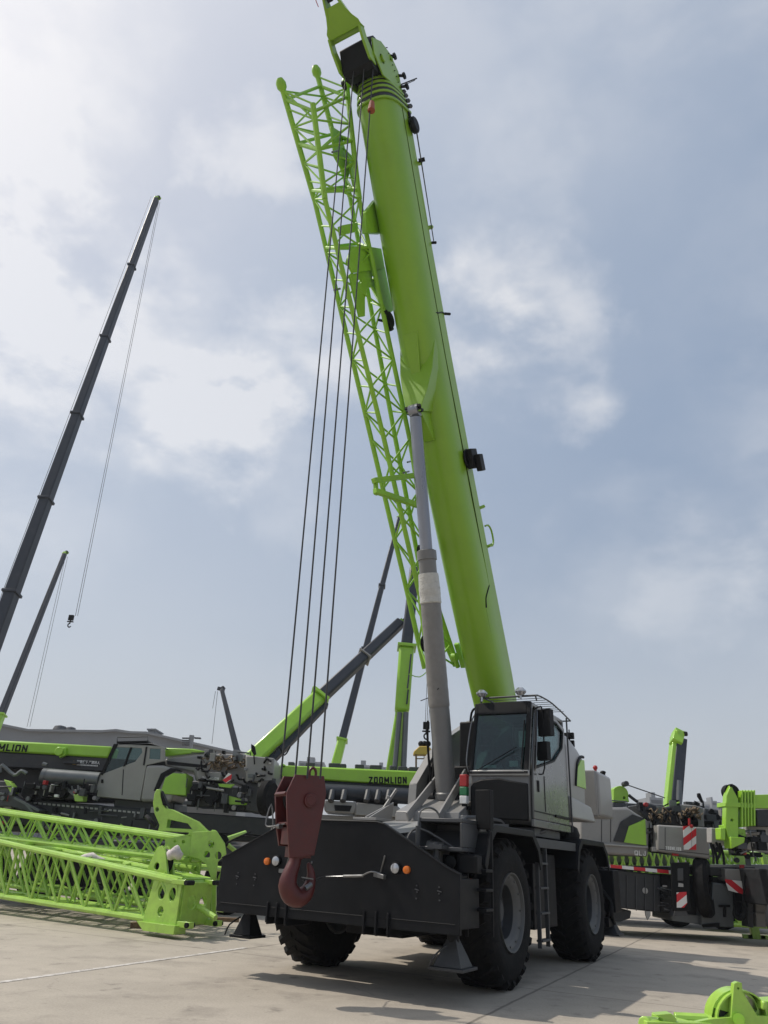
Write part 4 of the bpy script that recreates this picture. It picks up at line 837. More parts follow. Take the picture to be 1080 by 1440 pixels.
# stowed jib beside the boom: part of the big crane
def Lp(px, py, y):
    d = ray(px, py); o = V((0, 0, HCAM)); Rm = Matrix.Rotation(CRZ, 3, 'Z'); n_ = Rm @ V((0, 1, 0)); tt = (y - (o - CO).dot(n_)) / d.dot(n_)
    return rootmat(rt).inverted() @ (o + d * tt)
jt = [Lp(398, 128, -1.45), Lp(440, 143, -.62), Lp(447, 108, -1.40), Lp(487, 123, -.60)]
# order around the section: A, A', D, C
def jib_at(s_):   # chord points of the four chords along image stations
    pass
ST = [((398, 128), (440, 146), (488, 124), (447, 108)), ((442, 280), (457, 280), (505, 280), (492, 276)), ((522, 617), (540, 617), (576, 617), (556, 617)), ((572, 830), (590, 836), (612, 842), (598, 838)), ((597, 940), (603, 944), (644, 938), (640, 936))]
YS = [(-1.50, -.75, -.62, -1.42), (-1.40, -.82, -.62, -1.20), (-1.25, -.80, -.62, -1.02), (-1.1, -.75, -.62, -.95), (-1.0, -.72, -.60, -.8)]
secs = [[Lp(*p, y) for p, y in zip(st, ys)] for st, ys in zip(ST, YS)]
def jchord(i, t):   # piecewise linear through the stations
    u = t * (len(secs) - 1); a = min(int(u), len(secs) - 2); return secs[a][i].lerp(secs[a + 1][i], u - a)
jl = MB()
for i in range(4):
    for s0, s1 in zip(secs, secs[1:]): jl.tube(s0[i], s1[i], .052 if s0 is not secs[0] else .058, 8)
nb = [6, 9, 6, 3]
for si, (s0, s1) in enumerate(zip(secs, secs[1:])):
    for f in range(4):
        i, j = f, (f + 1) % 4
        for b_ in range(nb[si]):
            t0, t1 = b_ / nb[si], (b_ + 1) / nb[si]
            p, q = (s0[i].lerp(s1[i], t0), s0[j].lerp(s1[j], t1)); p2, q2 = (s0[j].lerp(s1[j], t0), s0[i].lerp(s1[i], t1))
            jl.tube(p, q, .021, 6, caps=False) if (b_ + f) % 2 == 0 else jl.tube(p2, q2, .021, 6, caps=False)
            if f in (0, 2) and si < 2: jl.tube(p2, p, .019, 6, caps=False)
jib = CB(jl, 'stowed_lattice_jib', 'limej')
k = MB()
for i in (0, 2, 3):
    d = (secs[0][i] - secs[1][i]).normalized(); c = secs[0][i]; k.lathe([(.05, -.12), (.06, .0), (.10, .06), (.105, .16), (.07, .24), (0, .27)], c, d, 12); k.nx()
CB(k, 'chord_end', 'limej', jib)
# cross frames, brackets, sheaves and stay plates on the jib
k = MB()
for t in (.02, .12, .23, .30):
    c = [jchord(i, t) for i in range(4)]
    for a, b_ in ((0, 1), (1, 2), (2, 3), (3, 0)): k.tube(c[a], c[b_], .035, 6)
CB(k, 'cross_frame', 'limej', jib)
def lplate(mb, px, y, t, holes=()):
    P = [Lp(a, b_, y) for a, b_ in px]; H = [[(Lp(a, b_, y).x, Lp(a, b_, y).z) for a, b_ in h] for h in holes]
    mb.plate([(p.x, p.z) for p in P], H, (0, y, 0), (1, 0, 0), (0, 0, 1), t)
k = MB()
lplate(k, [(493, 350), (505, 345), (535, 350), (538, 366), (540, 378), (495, 384), (487, 368)], -.70, .05)
lplate(k, [(491, 386), (540, 376), (543, 392), (552, 437), (545, 442), (536, 425), (523, 404), (516, 405), (512, 420), (512, 445), (505, 446), (496, 410)], -.75, .05, [circ(505, 396, 3.0, 10), circ(525, 391, 3.0, 10)])
lplate(k, [(478, 318), (500, 314), (500, 326), (480, 331)], -.8, .12)
lplate(k, [(511, 300), (526, 281), (534, 320), (534, 329), (512, 328)], -.50, .10)
k.bar(Lp(525, 676, -.8), Lp(588, 668, -.45), .10, .10).bar(Lp(527, 690, -.8), Lp(592, 712, -.45), .10, .10); k.bar(Lp(528, 674, -.82), Lp(529, 696, -.82), .06, .10)
lplate(k, [(465, 178), (478, 186), (492, 240), (488, 252), (470, 220)], -1.0, .05)
lplate(k, [(486, 212), (500, 225), (508, 280), (497, 262)], -.9, .05)
CB(k, 'jib_bracket', 'limej', jib, .006)
k = MB()
for i, (px, py, rr) in enumerate(((546, 450, .17), (600, 905, .16), (594, 775, .14))): k.lathe([(0, -.06), (rr, -.06), (rr * .8, 0), (rr, .06), (0, .06)], Lp(px, py, -.62), (0, 1, 0), 20)
k.tube(Lp(533, 450, -.72), Lp(541, 452, -.72), .03, 8); k.bar(Lp(540, 437, -.60), Lp(550, 465, -.60), .1, .12)
CB(k, 'jib_sheave', 'black', jib)
k = MB()
for px, py in ((470, 408), (500, 402), (522, 395), (467, 214), (573, 650), (567, 665)): k.tube(Lp(px, py, -.9), Lp(px + 8, py - 2, -.9), .022, 6)
CB(k, 'jib_pin', 'steel', jib)
k = MB()
k.lathe([(0, 0), (.1, 0), (.1, .1), (0, .1)], Lp(636, 925, -.6), (0, 1, 0), 12); k.bar(Lp(642, 905, -.6), Lp(652, 938, -.6), .10, .08); k.sweep([Lp(603, 942, -.9), Lp(590, 952, -1.0), Lp(575, 948, -1.1)], .01, 5); CB(k, 'jib_foot', 'limej', jib)

# ---- three lattice jib sections lying on the yard at the left
def lat_thing(label, chords, Yr, Yl, xl, xr, w_, n, rc=.05, rd=.028, name='lattice_jib_section'):
    # chords: ((xr,y_bottom),(xr,y_top)), at left ((xl, yb),(xl,yt))
    (rb, rtp), (lb, lt) = chords
    P = [at(*rb, Yr), at(*rtp, Yr)]; Q = [at(*lb, Yl), at(*lt, Yl)]
    d = (Q[0] - P[0]); d.z = 0; d.normalize(); nrm_ = V((-d.y, d.x, 0));
    if nrm_.y < 0: nrm_ = -nrm_
    ext = 1.2
    Q = [P[i] + (Q[i] - P[i]) * ext for i in (0, 1)]
    A = [P[0], P[1], P[1] + nrm_ * w_, P[0] + nrm_ * w_]; B = [Q[0], Q[1], Q[1] + nrm_ * w_, Q[0] + nrm_ * w_]
    t = thing(name, label, 'crane jib', (P[0].x, P[0].y, 0), 0, 'lattice jib sections stored on the ground')
    return t, A, B, d, nrm_
tA, A, B, dA, nA = lat_thing('nearest lime lattice jib section, resting on a brown timber block at its right end', (((250, 1299), (250, 1240)), ((0, 1260), (0, 1184))), 15.5, 18.4, 0, 250, .75, 13)
k = MB(); lattice(k, A, B, 15, .058, .03); lattice(k, [V(q) + nA * .12 + V((0, 0, .05)) for q in A], [V(q) + nA * .12 for q in B], 12, .028, .018); k.build('lattice_frame', 'limel', tA)
ux = -dA
k = MB()
e0 = A[0] + V((0, 0, -.03)); 
def onA(a, z, off=0): return A[0] + dA * a + nA * off + V((0, 0, z))
hA = A[1].z - A[0].z
k.plate([(-.02, -.05), (.85, -.04), (.72, hA + .02), (-.02, hA + .02)], [circ(.18, hA * .68, .085, 14, .12), circ(.46, hA * .72, .10, 14, .13), circ(.42, hA * .25, .075, 12, .085)], A[0] - nA * .05, dA, (0, 0, 1), .04)
k.plate([(-.1, -.16), (.7, -.16), (.9, -.02), (-.1, -.02)], (), A[0] - nA * .02, dA, (0, 0, 1), .30)
k.plate([(0, 0), (.75, 0), (.75, hA), (0, hA)], [circ(.25, hA * .5, .12, 12), circ(.55, hA * .5, .1, 12)], A[0] - dA * .02, nA, (0, 0, 1), .04)
k.bar(A[0] - dA * .35, A[0] + dA * .1, .12, .10).bar(A[1] - dA * .30, A[1] + dA * .1, .12, .08).bar(A[3] - dA * .35, A[3], .12, .10).bar(A[2] - dA * .30, A[2], .12, .08)
k.build('end_plate', 'limel', tA, .008)
k = MB()
for q, s_ in ((A[0], 1), (A[1], 1), (A[3], 1), (A[2], 1)): k.tube(q - dA * .30 - nA * .1, q - dA * .30 + nA * .1, .045, 10)
k.build('end_pin', 'black', tA)
k = MB(); p0_ = onA(.9, hA + .0, .35); k.plate([(-.15, 0), (.55, .0), (.3, .55), (.18, .60), (.05, .5)], [circ(.22, .22, .07, 10)], p0_, dA, (0, 0, 1), .05); k.plate([(-.15, 0), (.55, .0), (.3, .55), (.18, .60), (.05, .5)], [circ(.22, .22, .07, 10)], p0_ + nA * .16, dA, (0, 0, 1), .05); k.build('sheave_bracket', 'limel', tA, .006)
k = MB(); k.lathe([(0, -.04), (.24, -.04), (.20, 0), (.24, .04), (0, .04)], p0_ + nA * .08 + dA * .16 + V((0, 0, .3)), nA, 24); k.build('sheave', 'black', tA)
tB, A2, B2, dB, nB = lat_thing('topmost lime lattice jib section, with a curved gooseneck arm near its end plate', (((268, 1210), (268, 1182)), ((0, 1178), (0, 1142))), 17.0, 19.3, 0, 268, .85, 13)
k = MB(); lattice(k, A2, B2, 20, .058, .026); lattice(k, [V(q) + nB * .1 for q in A2], [V(q) + nB * .1 + V((0, 0, -.05)) for q in B2], 13, .025, .018); k.build('lattice_frame', 'limel', tB)
k = MB(); k.slab([(270, 1170), (304, 1168), (316, 1186), (318, 1201), (306, 1212), (304, 1232), (298, 1238), (290, 1216), (280, 1208), (266, 1204)], 16.75, .06, [circ(297, 1187, 4, 12, 5.5), circ(291, 1202, 4.4, 12, 5.4), circ(307, 1203, 4.6, 12, 5.6)])
k.slab([(270, 1170), (304, 1168), (316, 1186), (318, 1201), (306, 1212), (290, 1216), (266, 1204)], 17.5, .06, [circ(297, 1187, 4, 12, 5.5), circ(291, 1202, 4.4, 12, 5.4), circ(307, 1203, 4.6, 12, 5.6)])
k.slab([(232, 1180), (270, 1172), (270, 1205), (232, 1200)], 16.85, .05, [circ(258, 1184, 2.5, 8), circ(246, 1183, 2, 8)])
k.bar(at(268, 1172, 16.8), at(268, 1172, 17.5), .08, .08).bar(at(300, 1170, 16.8), at(300, 1170, 17.5), .08, .08)
k.build('end_plate', 'limel', tB, .008)
k = MB(); k.slab([(217, 1116), (220, 1110), (225, 1109.5), (226, 1118), (229, 1131), (233, 1136.5), (241, 1138), (277, 1155), (291, 1169), (274, 1171), (222, 1168), (224, 1160), (217, 1144), (215, 1130)], 16.8, .30, [[(236, 1152), (264, 1158), (270, 1166), (234, 1164)], circ(221, 1138, 2.6, 10, 3.4)]); k.build('gooseneck_arm', 'limel', tB, .012)
k = MB(); k.slab([(227, 1112), (231, 1122), (236, 1134), (229, 1132), (226, 1120)], 16.78, .2); k.sweep([at(206, 1148, 16.9), at(212, 1154, 16.8), at(220, 1162, 16.8)], .05, 6); k.lathe([(0, -.03), (.16, -.03), (.16, .03), (0, .03)], at(311, 1184, 17.1), (0, 1, 0), 16); k.build('black_roller', 'black', tB)
k = MB(); k.tube(at(318, 1180, 17.4), at(345, 1171, 17.9), .05, 8); k.tube(at(318, 1186, 17.4), at(330, 1196, 17.6), .05, 8); k.build('stub_tube', 'limel', tB)
k = MB(); k.sweep([at(314, 1205, 17), at(316, 1192, 17), at(322, 1184, 17), (at(352, 1170, 17.2))], .022, 6); k.build('hose', 'black', tB)
tC, A3, B3, dC, nC = lat_thing('lime lattice jib section at the bottom of the stack, behind the nearest one', (((275, 1282), (275, 1222)), ((0, 1243), (0, 1186))), 17.3, 19.6, 0, 275, 1.0, 12)
k = MB(); lattice(k, A3, B3, 16, .055, .03); k.build('lattice_frame', 'limel', tC)
k = MB(); k.plate([(0, 0), (.5, 0), (.5, .95), (0, .95)], [circ(.25, .7, .1, 12), circ(.25, .3, .1, 12)], A3[0] - nC * .03, dC, (0, 0, 1), .04); k.bar(at(301, 1212, 17.2), at(301, 1292, 17.2), .09, .09); k.bar(at(297, 1240, 17.2), at(268, 1224, 17.2), .06, .06); k.build('end_plate', 'limel', tC, .006)
k = MB()
for i in range(5): q = A3[0] + dC * (1.2 + i * 1.3) + nC * .4; k.sweep([q + V((0, 0, .2)), q + dC * .5 + V((0, 0, .35)), q + dC * 1.1 + V((0, 0, .15))], .03, 6)
k.build('stowed_hose', 'black', tC)
o = MB(); o.tube(at(274, 1272, 15.9), at(303, 1291, 15.6), .055, 10); tagit(o.build('lime_pipe', 'limel', None), 'short lime pipe lying slanted between the lattice stack and the charcoal plate', 'pipe')
o = MB(); a = ground(209, 1306, .0); o.hexa([a + V(p) for p in ((-.35, -.10, 0.004), (.38, -.02, 0.004), (.36, .2, 0.004), (-.36, .12, 0.004), (-.35, -.10, .10), (.38, -.02, .10), (.36, .2, .10), (-.36, .12, .10))]).hexa([a + V(p) for p in ((-.25, -.06, .104), (.1, -.02, .104), (.1, .1, .104), (-.25, .08, .104), (-.25, -.06, .15), (.1, -.02, .15), (.1, .1, .15), (-.25, .08, .15))])
tagit(o.build('timber_block', 'wood', None, .006), 'brown timber block under the right end of the nearest lattice section', 'timber')
def lump(name, label, c, sx, sy, sz_, m_, cat):
    k = MB(); rg = []
    n_ = 9
    for i in range(n_ + 1):
        t = i / n_; r = sqrt(max(0.02, 1 - (2 * t - 1) ** 2)) 
        rg.append([V(c) + V(((2 * t - 1) * sx, r * sy * cos(a) * random.uniform(.85, 1.1), r * sz_ * sin(a) * random.uniform(.8, 1.1) - .03 * sin(t * 9))) for a in [2 * pi * j / 10 for j in range(10)]])
    k.loft(rg, smooth=True); o = k.build(name, m_, None, 0, ang=80); return tagit(o, label, cat)
lump('cloth_bundle', 'crumpled white cloth bundle on the lattice bracket with black sheave', at(246, 1200, 15.9), .16, .14, .13, 'bag', 'cloth')
lump('cloth_bundle', 'long pinkish white sack lying on the top chord of the nearest lattice section', at(126, 1207, 17.6), .36, .10, .09, 'bag', 'sack')
for i, (px, py) in enumerate(((268, 1296), (287, 1290), (318, 1292))):
    k = MB(); a = ground(px, py + 4); k.hexa([a + V(p) for p in ((-.3, -.08, 0.004), (.3, -.05, 0.004), (.28, .1, 0.004), (-.3, .08, 0.004), (-.3, -.08, .08), (.3, -.05, .08), (.28, .1, .08), (-.3, .08, .08))]); tagit(k.build('timber_block', 'wood', None, .006), ['dark timber block under the end pins of the nearest lattice section', 'dark timber block beneath the slanted lime pipe', 'dark timber block beside the left float pad'][i], 'timber')
# ------------------------------------------------------------------ other cranes of the yard
def boxboom(parent, p0, p1, w0, w1, matn, name='boom_section', h0=None, h1=None, dark=None, frac=.5):
    p0 = V(p0); p1 = V(p1); k = MB(); h0 = h0 or w0 * 1.15; h1 = h1 or w1 * 1.15
    k.bar(p0, p1, w0, h0, w2=w1, h2=h1, up=(0, -1, .2)); o = k.build(name, matn, parent, min(w0, w1) * .18)
    return o
def collars(parent, p0, p1, ts, w0, w1, matn='boomd', tk=.12):
    k = MB(); p0 = V(p0); p1 = V(p1); d = (p1 - p0).normalized()
    for t in ts: c = p0.lerp(p1, t); w_ = (w0 + (w1 - w0) * t) * 1.25; k.bar(c, c + d * tk, w_, w_ * 1.15, up=(0, -1, .2))
    k.build('section_collar', matn, parent, .01)
def crane_head(parent, p, d, s_, matn='lime'):
    d = V(d).normalized(); p = V(p); sd_ = V((1, 0, 0)); k = MB()
    k.bar(p - d * s_ * .3, p + d * s_ * .8, s_ * 1.2, s_ * 1.2, up=(0, -1, 0)); k.bar(p + d * s_ * .3 - sd_ * s_ * 1.1, p + d * s_ * .6 + sd_ * s_ * 1.3, s_ * .5, s_ * .4); k.build('boom_head', matn, parent, s_ * .1)
    k = MB(); k.lathe([(0, -s_ * .4), (s_ * .6, -s_ * .4), (s_ * .45, 0), (s_ * .6, s_ * .4), (0, s_ * .4)], p + d * s_ * .7 + sd_ * s_ * .5, (0, 1, 0), 16); k.build('head_sheave', 'black', parent)
def ropes(parent, ps, r_=.02):
    k = MB()
    for a, b_ in ps: k.tube(a, b_, r_, 5)
    k.build('hoist_rope', 'rope', parent)
def hookb(parent, c, s_, name='hook_block'):
    c = V(c); k = MB(); k.box(c.x - s_ * .5, c.x + s_ * .5, c.y - s_ * .3, c.y + s_ * .3, c.z - s_ * .5, c.z + s_ * .6); k.box(c.x - s_ * .62, c.x + s_ * .62, c.y - s_ * .25, c.y + s_ * .25, c.z - s_ * .9, c.z - s_ * .7); k.tube(c, c - V((0, 0, s_ * 1.3)), s_ * .12, 8)
    k.sweep([c + V((0, 0, -s_ * 1.1)), c + V((-s_ * .3, 0, -s_ * 1.4)), c + V((-s_ * .25, 0, -s_ * 1.8)), c + V((s_ * .05, 0, -s_ * 2.0)), c + V((s_ * .32, 0, -s_ * 1.75))], s_ * .13, 8)
    return k.build(name, 'black', parent, s_ * .05)
def simple_base(parent, x, y, w_=2.6, l=9.0, rz=0.0):
    # carrier with wheels standing below a raised boom
    c = V((x, y, 0)); k = MB(); k.box(x - l / 2, x + l / 2, y - w_ / 2, y + w_ / 2, 1.0, 1.6); k.box(x - l / 2, x - l / 2 + 1.6, y - w_ / 2, y + w_ / 2, 1.6, 2.7); k.build('carrier', 'dgray', parent, .05)
    k = MB(); k.box(x - 2.2, x + 1.8, y - 1.1, y + 1.1, 1.65, 3.0); k.build('superstructure', 'gray', parent, .08)
    for i in (-3.4, -1.9, 1.6, 3.0):
        k = MB(); k.lathe([(0, 0), (.54, 0), (.58, .1), (.58, .3), (.54, .38), (0, .38)], (x + i, y - w_ / 2 - .02, .58), (0, 1, 0), 18); k.build('wheel', 'rub', parent)
def raised(label, p0, p1, w0, w1, split=None, ts=(), hd=.35, group='cranes standing in the yard behind', base=None, cap='lime', lo='lime'):
    b_ = base or V((p0[0], p0[1], 0)); t = thing('truck_crane', label, 'crane', (b_[0], b_[1], 0), 0, group); p0 = V(p0); p1 = V(p1)
    if split:
        q = p0.lerp(p1, split); wm = w0 + (w1 - w0) * split; boxboom(t, p0, q, w0, w0 * .95, lo, 'boom_base'); boxboom(t, q, p1, wm * .86, w1, 'boomd')
        collars(t, p0, p1, [split - .004], w0, w0, lo)
    else: boxboom(t, p0, p1, w0, w1, 'boomd')
    if ts: collars(t, p0, p1, ts, w0, w1)
    crane_head(t, p1, p1 - p0, hd, cap); return t
P0, P1 = at(-45, 1003, 31), at(220, 280, 36)
t = raised('tallest dark telescopic boom rising from the left edge, small hook below its tip', P0, P1, .56, .30, ts=(.155, .30, .455, .62, .80), hd=.22)
ropes(t, [(at(223, 284, 36), at(106, 866, 36)), (at(225, 284, 36), at(109, 866, 36)), (P0 + V((-.3, -.2, .3)), P1 + V((-.3, -.2, 0)))], .012); simple_base(t, P0.x - 3, P0.y + .5); hb_ = hookb(None, at(100, 869, 36), .24); tagit(hb_, 'small black hook block hanging in the sky from the tallest boom at left', 'hook block')
P0, P1 = at(-10, 1035, 58), at(91, 779, 62)
t = raised('thin dark boom of a distant crane behind the grey warehouse at the far left', P0, P1, .55, .33, split=.10, hd=.25); ropes(t, [(at(92, 783, 62), at(38, 1022, 62)), (at(95, 783, 62), at(42, 1022, 62))], .016); simple_base(t, P0.x, P0.y)
P0, P1 = at(338, 1075, 66), at(312, 970, 68)
t = raised('short dark boom leaning left above the grey warehouse roof', P0, P1, .55, .36, hd=.28, cap='boomd'); ropes(t, [(at(306, 972, 68), at(298, 1046, 68)), (at(303, 972, 68), at(299, 996, 68))], .02); simple_base(t, P0.x, P0.y)
k = MB(); k.bar(at(306, 968, 68), at(316, 970, 68), .25, .3); k.build('head_arm', 'boomd', t)
P0, P1 = at(345, 1080, 27), at(563, 876, 31)
t = raised('low slanting boom, lime lower half and dark upper half, crossing behind the ropes', P0, P1, .62, .42, split=.42, hd=.2); k = MB(); k.bar(P0.lerp(P1, -.05) + V((.30, 0, -.30)), P0.lerp(P1, .43) + V((.16, .0, -.20)), .40, .36, up=(0, -1, .2)); k.build('boom_underside', 'boomd', t, .04)
collars(t, P0, P1, (.72,), .5, .45, 'gray', .06); k = MB(); k.sweep([at(385, 1060, 27), at(392, 1050, 27), at(400, 1062, 27), at(408, 1050, 27)], .03, 6); k.build('lift_cylinder', 'black', t); simple_base(t, P0.x - 2, P0.y + 1.5)
P0, P1 = at(470, 1084, 52), at(562, 728, 56)
t = raised('slim dark boom with a short lime foot, between the ropes and stowed jib', P0, P1, .62, .34, split=.10, ts=(.42, .68), hd=.25); simple_base(t, P0.x, P0.y)
P0, P1 = at(549, 1092, 30), at(583, 800, 31)
t = thing('truck_crane', 'crane with steep boom of wide lime lower section and twin silver lift cylinders', 'crane', (P0.x, P0.y, 0), 0, 'cranes standing in the yard behind')
boxboom(t, at(549, 1092, 30), at(566, 990, 30), .42, .46, 'lime', 'boom_base'); boxboom(t, at(565, 1002, 29.9), at(571.5, 912, 30.1), .58, .62, 'lime', 'boom_section'); boxboom(t, at(571, 915, 30.2), at(583, 800, 31), .48, .44, 'boomd'); collars(t, at(565, 1002, 29.9), at(572, 910, 30.1), (.97,), .62, .62, 'lime', .12)
k = MB(); k.bar(at(572, 990, 29.5), at(574, 970, 29.5), .12, .06); k.bar(at(573, 968, 29.5), at(578, 920, 29.55), .06, .04); k.build('boom_trim', 'boomd', t)
k = MB(); k.tube(at(554, 1092, 29.4), at(562, 1002, 29.5), .10, 10).tube(at(567, 1092, 29.4), at(571, 1002, 29.5), .11, 10); k.build('lift_cylinder', 'silver', t); k = MB(); k.bar(at(560.5, 1092, 29.6), at(567, 1002, 29.6), .2, .2); k.build('cylinder_link', 'limel', t); simple_base(t, P0.x + 3, P0.y + 1)
P0, P1 = at(946, 1140, 46), at(953, 1036, 47)
t = thing('truck_crane', 'crane far right with short upright boom, one flank lime and the other black', 'crane', (P0.x, P0.y, 0), 0, 'cranes standing in the yard behind')
k = MB(); k.bar(at(937.5, 1140, 46), at(948, 1034, 47), .30, .7, up=(0, -1, .2)); k.build('boom_flank', 'lime', t, .04)
k = MB(); k.bar(at(948.5, 1140, 45.9), at(957, 1040, 46.9), .62, .66, up=(0, -1, .2)); k.build('boom', 'boomd', t, .04); k = MB(); k.bar(at(950, 1046, 46.6), at(954, 1030, 47), .62, .7, up=(0, -1, .2)); k.bar(at(950, 1030, 46.6), at(962, 1032, 47), .3, .3); k.build('boom_head', 'lime', t, .04)
k = MB(); k.tube(at(962, 1032, 46.6), at(966, 1032, 46.6), .14, 8); k.build('head_roller', 'black', t); k = MB(); k.tube(at(953.5, 1135, 45.5), at(954, 1098, 46), .11, 8); k.tube(at(957.5, 1135, 45.5), at(957, 1098, 46), .06, 8); k.build('lift_cylinder', 'silver', t); simple_base(t, P0.x, P0.y + 1)

# hanging hook and yellow spreader between the lime boom and the big cylinder
k = MB(); hk_ = hookb(None, at(599.5, 1021, 26), .22); tagit(hk_, 'black hook block on thin ropes left of the big lift cylinder', 'hook block')
k = MB(); 
for px in (598, 600.5, 603): k.tube(at(px, 1016, 26), at(px + 3, 946, 26.2), .009, 5)
tagit(k.build('hoist_rope', 'rope'), 'thin grey hoist ropes running up behind the big lift cylinder', 'rope')
t = thing('yellow_spreader', 'ochre yellow lifting frame with brown legs under the small black hook', 'spreader', at(597, 1060, 26)); k = MB(); k.slab([(590, 1049), (603, 1049), (610, 1057), (611, 1061), (582, 1061), (582, 1056)], 25.8, .5); k.build('beam', 'yellow', t, .03)
k = MB(); k.slab([(584, 1061), (586.5, 1061), (586.5, 1082), (584, 1082)], 25.8, .08); k.slab([(596, 1061), (597, 1061), (597, 1080), (596, 1080)], 26.2, .08); k.slab([(570, 1080), (600, 1080), (600, 1084), (570, 1084)], 25.8, .5); k.slab([(584, 1066), (606, 1066), (606, 1067.5), (584, 1067.5)], 25.8, .05); k.build('leg', 'wood', t); k = MB()
for i in range(3): k.ball(at(592 + i * 5, 1046, 26), .10, 8, 6)
k.build('shackle', 'black', t)

# ---- crane in the middle: lime boom lying level, dark cylinder below
Y = 24.5
t = thing('truck_crane', 'truck crane behind the hook block with level lime boom lettered in black', 'crane', at(480, 1180, Y) * 1, 0, 'cranes standing in the yard behind')
t.location.z = 0; ROOT[t.name] = Matrix.Translation(t.location)
k = MB(); k.slab([(374, 1075), (470, 1079), (640, 1087), (640, 1108), (458, 1097.5), (374, 1092)], Y, .7); bm_ = k.build('boom', 'lime', t, .05)
k = MB(); k.slab([(374, 1092.5), (458, 1098), (640, 1108.5), (640, 1116), (458, 1110), (400, 1106)], Y + .1, .5); k.build('boom_underside', 'boomd', t, .03)
k = MB(); k.tube(at(440, 1112, Y), at(600, 1121, Y), .24, 16); k.build('lift_cylinder', 'boomd', t)
k = MB(); k.slab([(378, 1076), (395, 1078), (390, 1118), (372, 1130), (370, 1110)], Y - .2, 1.0, [circ(384, 1090, 3, 10)]); k.slab([(395, 1072), (402, 1076), (402, 1080), (395, 1080)], Y, .4); k.build('boom_head', 'lime', t, .03)
k = MB()
for i, px in enumerate((405, 430, 462, 478, 499, 520, 548, 560, 575)): k.slab([(px, 1071 + i * .9), (px + 9 + (i % 3) * 4, 1071.5 + i * .9), (px + 9 + (i % 3) * 4, 1078 + i * .9), (px, 1078 + i * .9)], Y + .2, .3)
k.build('boom_fittings', 'dgray', t, .03)
k = MB(); k.slab([(455, 1125), (502, 1128), (498, 1144), (456, 1141)], Y - .3, 1.8); k.slab([(500, 1128), (560, 1134), (575, 1150), (498, 1146)], Y - .3, 2.0); k.slab([(440, 1145), (600, 1152), (600, 1190), (440, 1180)], Y + .1, 2.2); k.build('carrier', 'gray', t, .05)
k = MB(); k.slab([(470, 1132), (495, 1133), (492, 1141), (471, 1140)], Y - .33, .05); k.build('recess_shade_plate', 'black', t)  # flat black plate stands in for the shade of a recess
k = MB()
for px in (465, 482, 515, 530, 545): k.tube(at(px, 1127, Y - .4), at(px + 3, 1112, Y - .2), .10, 8)
k.box(at(500, 1130, Y).x, at(560, 1130, Y).x, Y + .3, Y + 1.5, at(0, 1150, Y).z, at(500, 1118, Y).z); k.build('deck_equipment', 'dgray', t, .02)
mt_ = Matrix.Translation(at(518.5, 1101.8, Y - .012)) @ Matrix.Rotation(R(-2.6), 4, 'Y') @ Matrix.Rotation(R(90), 4, 'X')
block_text('ZOOMLION', t, mt_ @ Matrix.Rotation(R(-90), 4, 'X'), .20, 'black', asp=.62, th=.21, gap=.19)

# ---- truck crane at the left with the grey cab
Y = 21.3
tl_ = thing('truck_crane', 'truck crane at left with grey cab and white warning lettering on its boom', 'crane', (-6, 22.5, 0), 0, 'cranes standing in the yard behind')
k = MB(); k.slab([(-150, 1034), (0, 1041), (157, 1049.5), (152, 1066), (0, 1056.5), (-150, 1049)], Y + .6, .75); k.build('boom', 'lime', tl_, .05)
k = MB(); k.slab([(-150, 1049.3), (0, 1057), (240, 1071), (240, 1090), (150, 1086), (0, 1078), (-150, 1068)], Y + .65, .62); k.build('boom_underside', 'charb', tl_, .04)
k = MB(); k.slab([(232, 1051.5), (272, 1053), (290, 1057), (240, 1063), (232, 1064)], Y + .6, .6); k.build('boom_end', 'lime', tl_, .03)
k = MB(); k.lathe([(0, 0), (.12, 0), (.12, .25), (0, .25)], at(87, 1058, Y + .6), (0, -1, 0), 16); k.slab([(82, 1052), (92, 1051), (92, 1062), (83, 1066)], Y + .45, .15); k.build('boom_bracket', 'lime', tl_, .02)
k = MB(); k.slab([(88, 1070), (110, 1070.5), (110, 1074), (88, 1073)], Y + .5, .15); k.build('dark_fitting', 'charb', tl_)
k = MB(); k.tube(at(61, 1091, Y), at(140, 1097, Y), .20, 20); k.lathe([(0, -.02), (.21, -.02), (.21, .1), (0, .1)], at(61, 1091, Y), (1, 0, -.1), 20); k.tube(at(60, 1074, Y), at(66, 1076, Y), .05, 8); k.build('lift_cylinder', 'silver', tl_)
mt_ = lambda px, py, yy, rot=2.4: Matrix.Translation(at(px, py, yy)) @ Matrix.Rotation(R(-rot + 5.4 - 2.9), 4, 'Y') @ Matrix.Rotation(R(90), 4, 'X')
block_text('ZOOMLION', tl_, mt_(-32, 1054.0, Y + .588) @ Matrix.Rotation(R(-90), 4, 'X'), .19, 'black', asp=.78, th=.21, gap=.22)
lettering('起重臂下 严禁站人', tl_, mt_(107.5, 1072.8, Y + .638), .092, 'white', name='warning_lettering', sx=.86, bold=.02)
k = MB()
for i in range(15): k.slab([(108 + i * 2, 1074.4 + i * .12), (109.3 + i * 2, 1074.5 + i * .12), (109.3 + i * 2, 1076.2 + i * .12), (108 + i * 2, 1076.1 + i * .12)], Y + .64, .008)
k.build('small_print', 'white', tl_)
k = MB(); k.slab([(103.8, 1069.5), (106.6, 1075.2), (101.8, 1075)], Y + .636, .01); k.build('warning_triangle', 'yellow', tl_)
cabo = [(161, 1047.5), (212, 1045), (232, 1051), (232, 1070), (206, 1076), (197, 1126), (135, 1120), (135, 1108), (142, 1089)]
w1_ = [(162, 1050.5), (199, 1052), (200, 1058), (190, 1071), (145, 1088)]; w2_ = [(211, 1052.5), (226, 1053), (225, 1068), (210, 1067)]
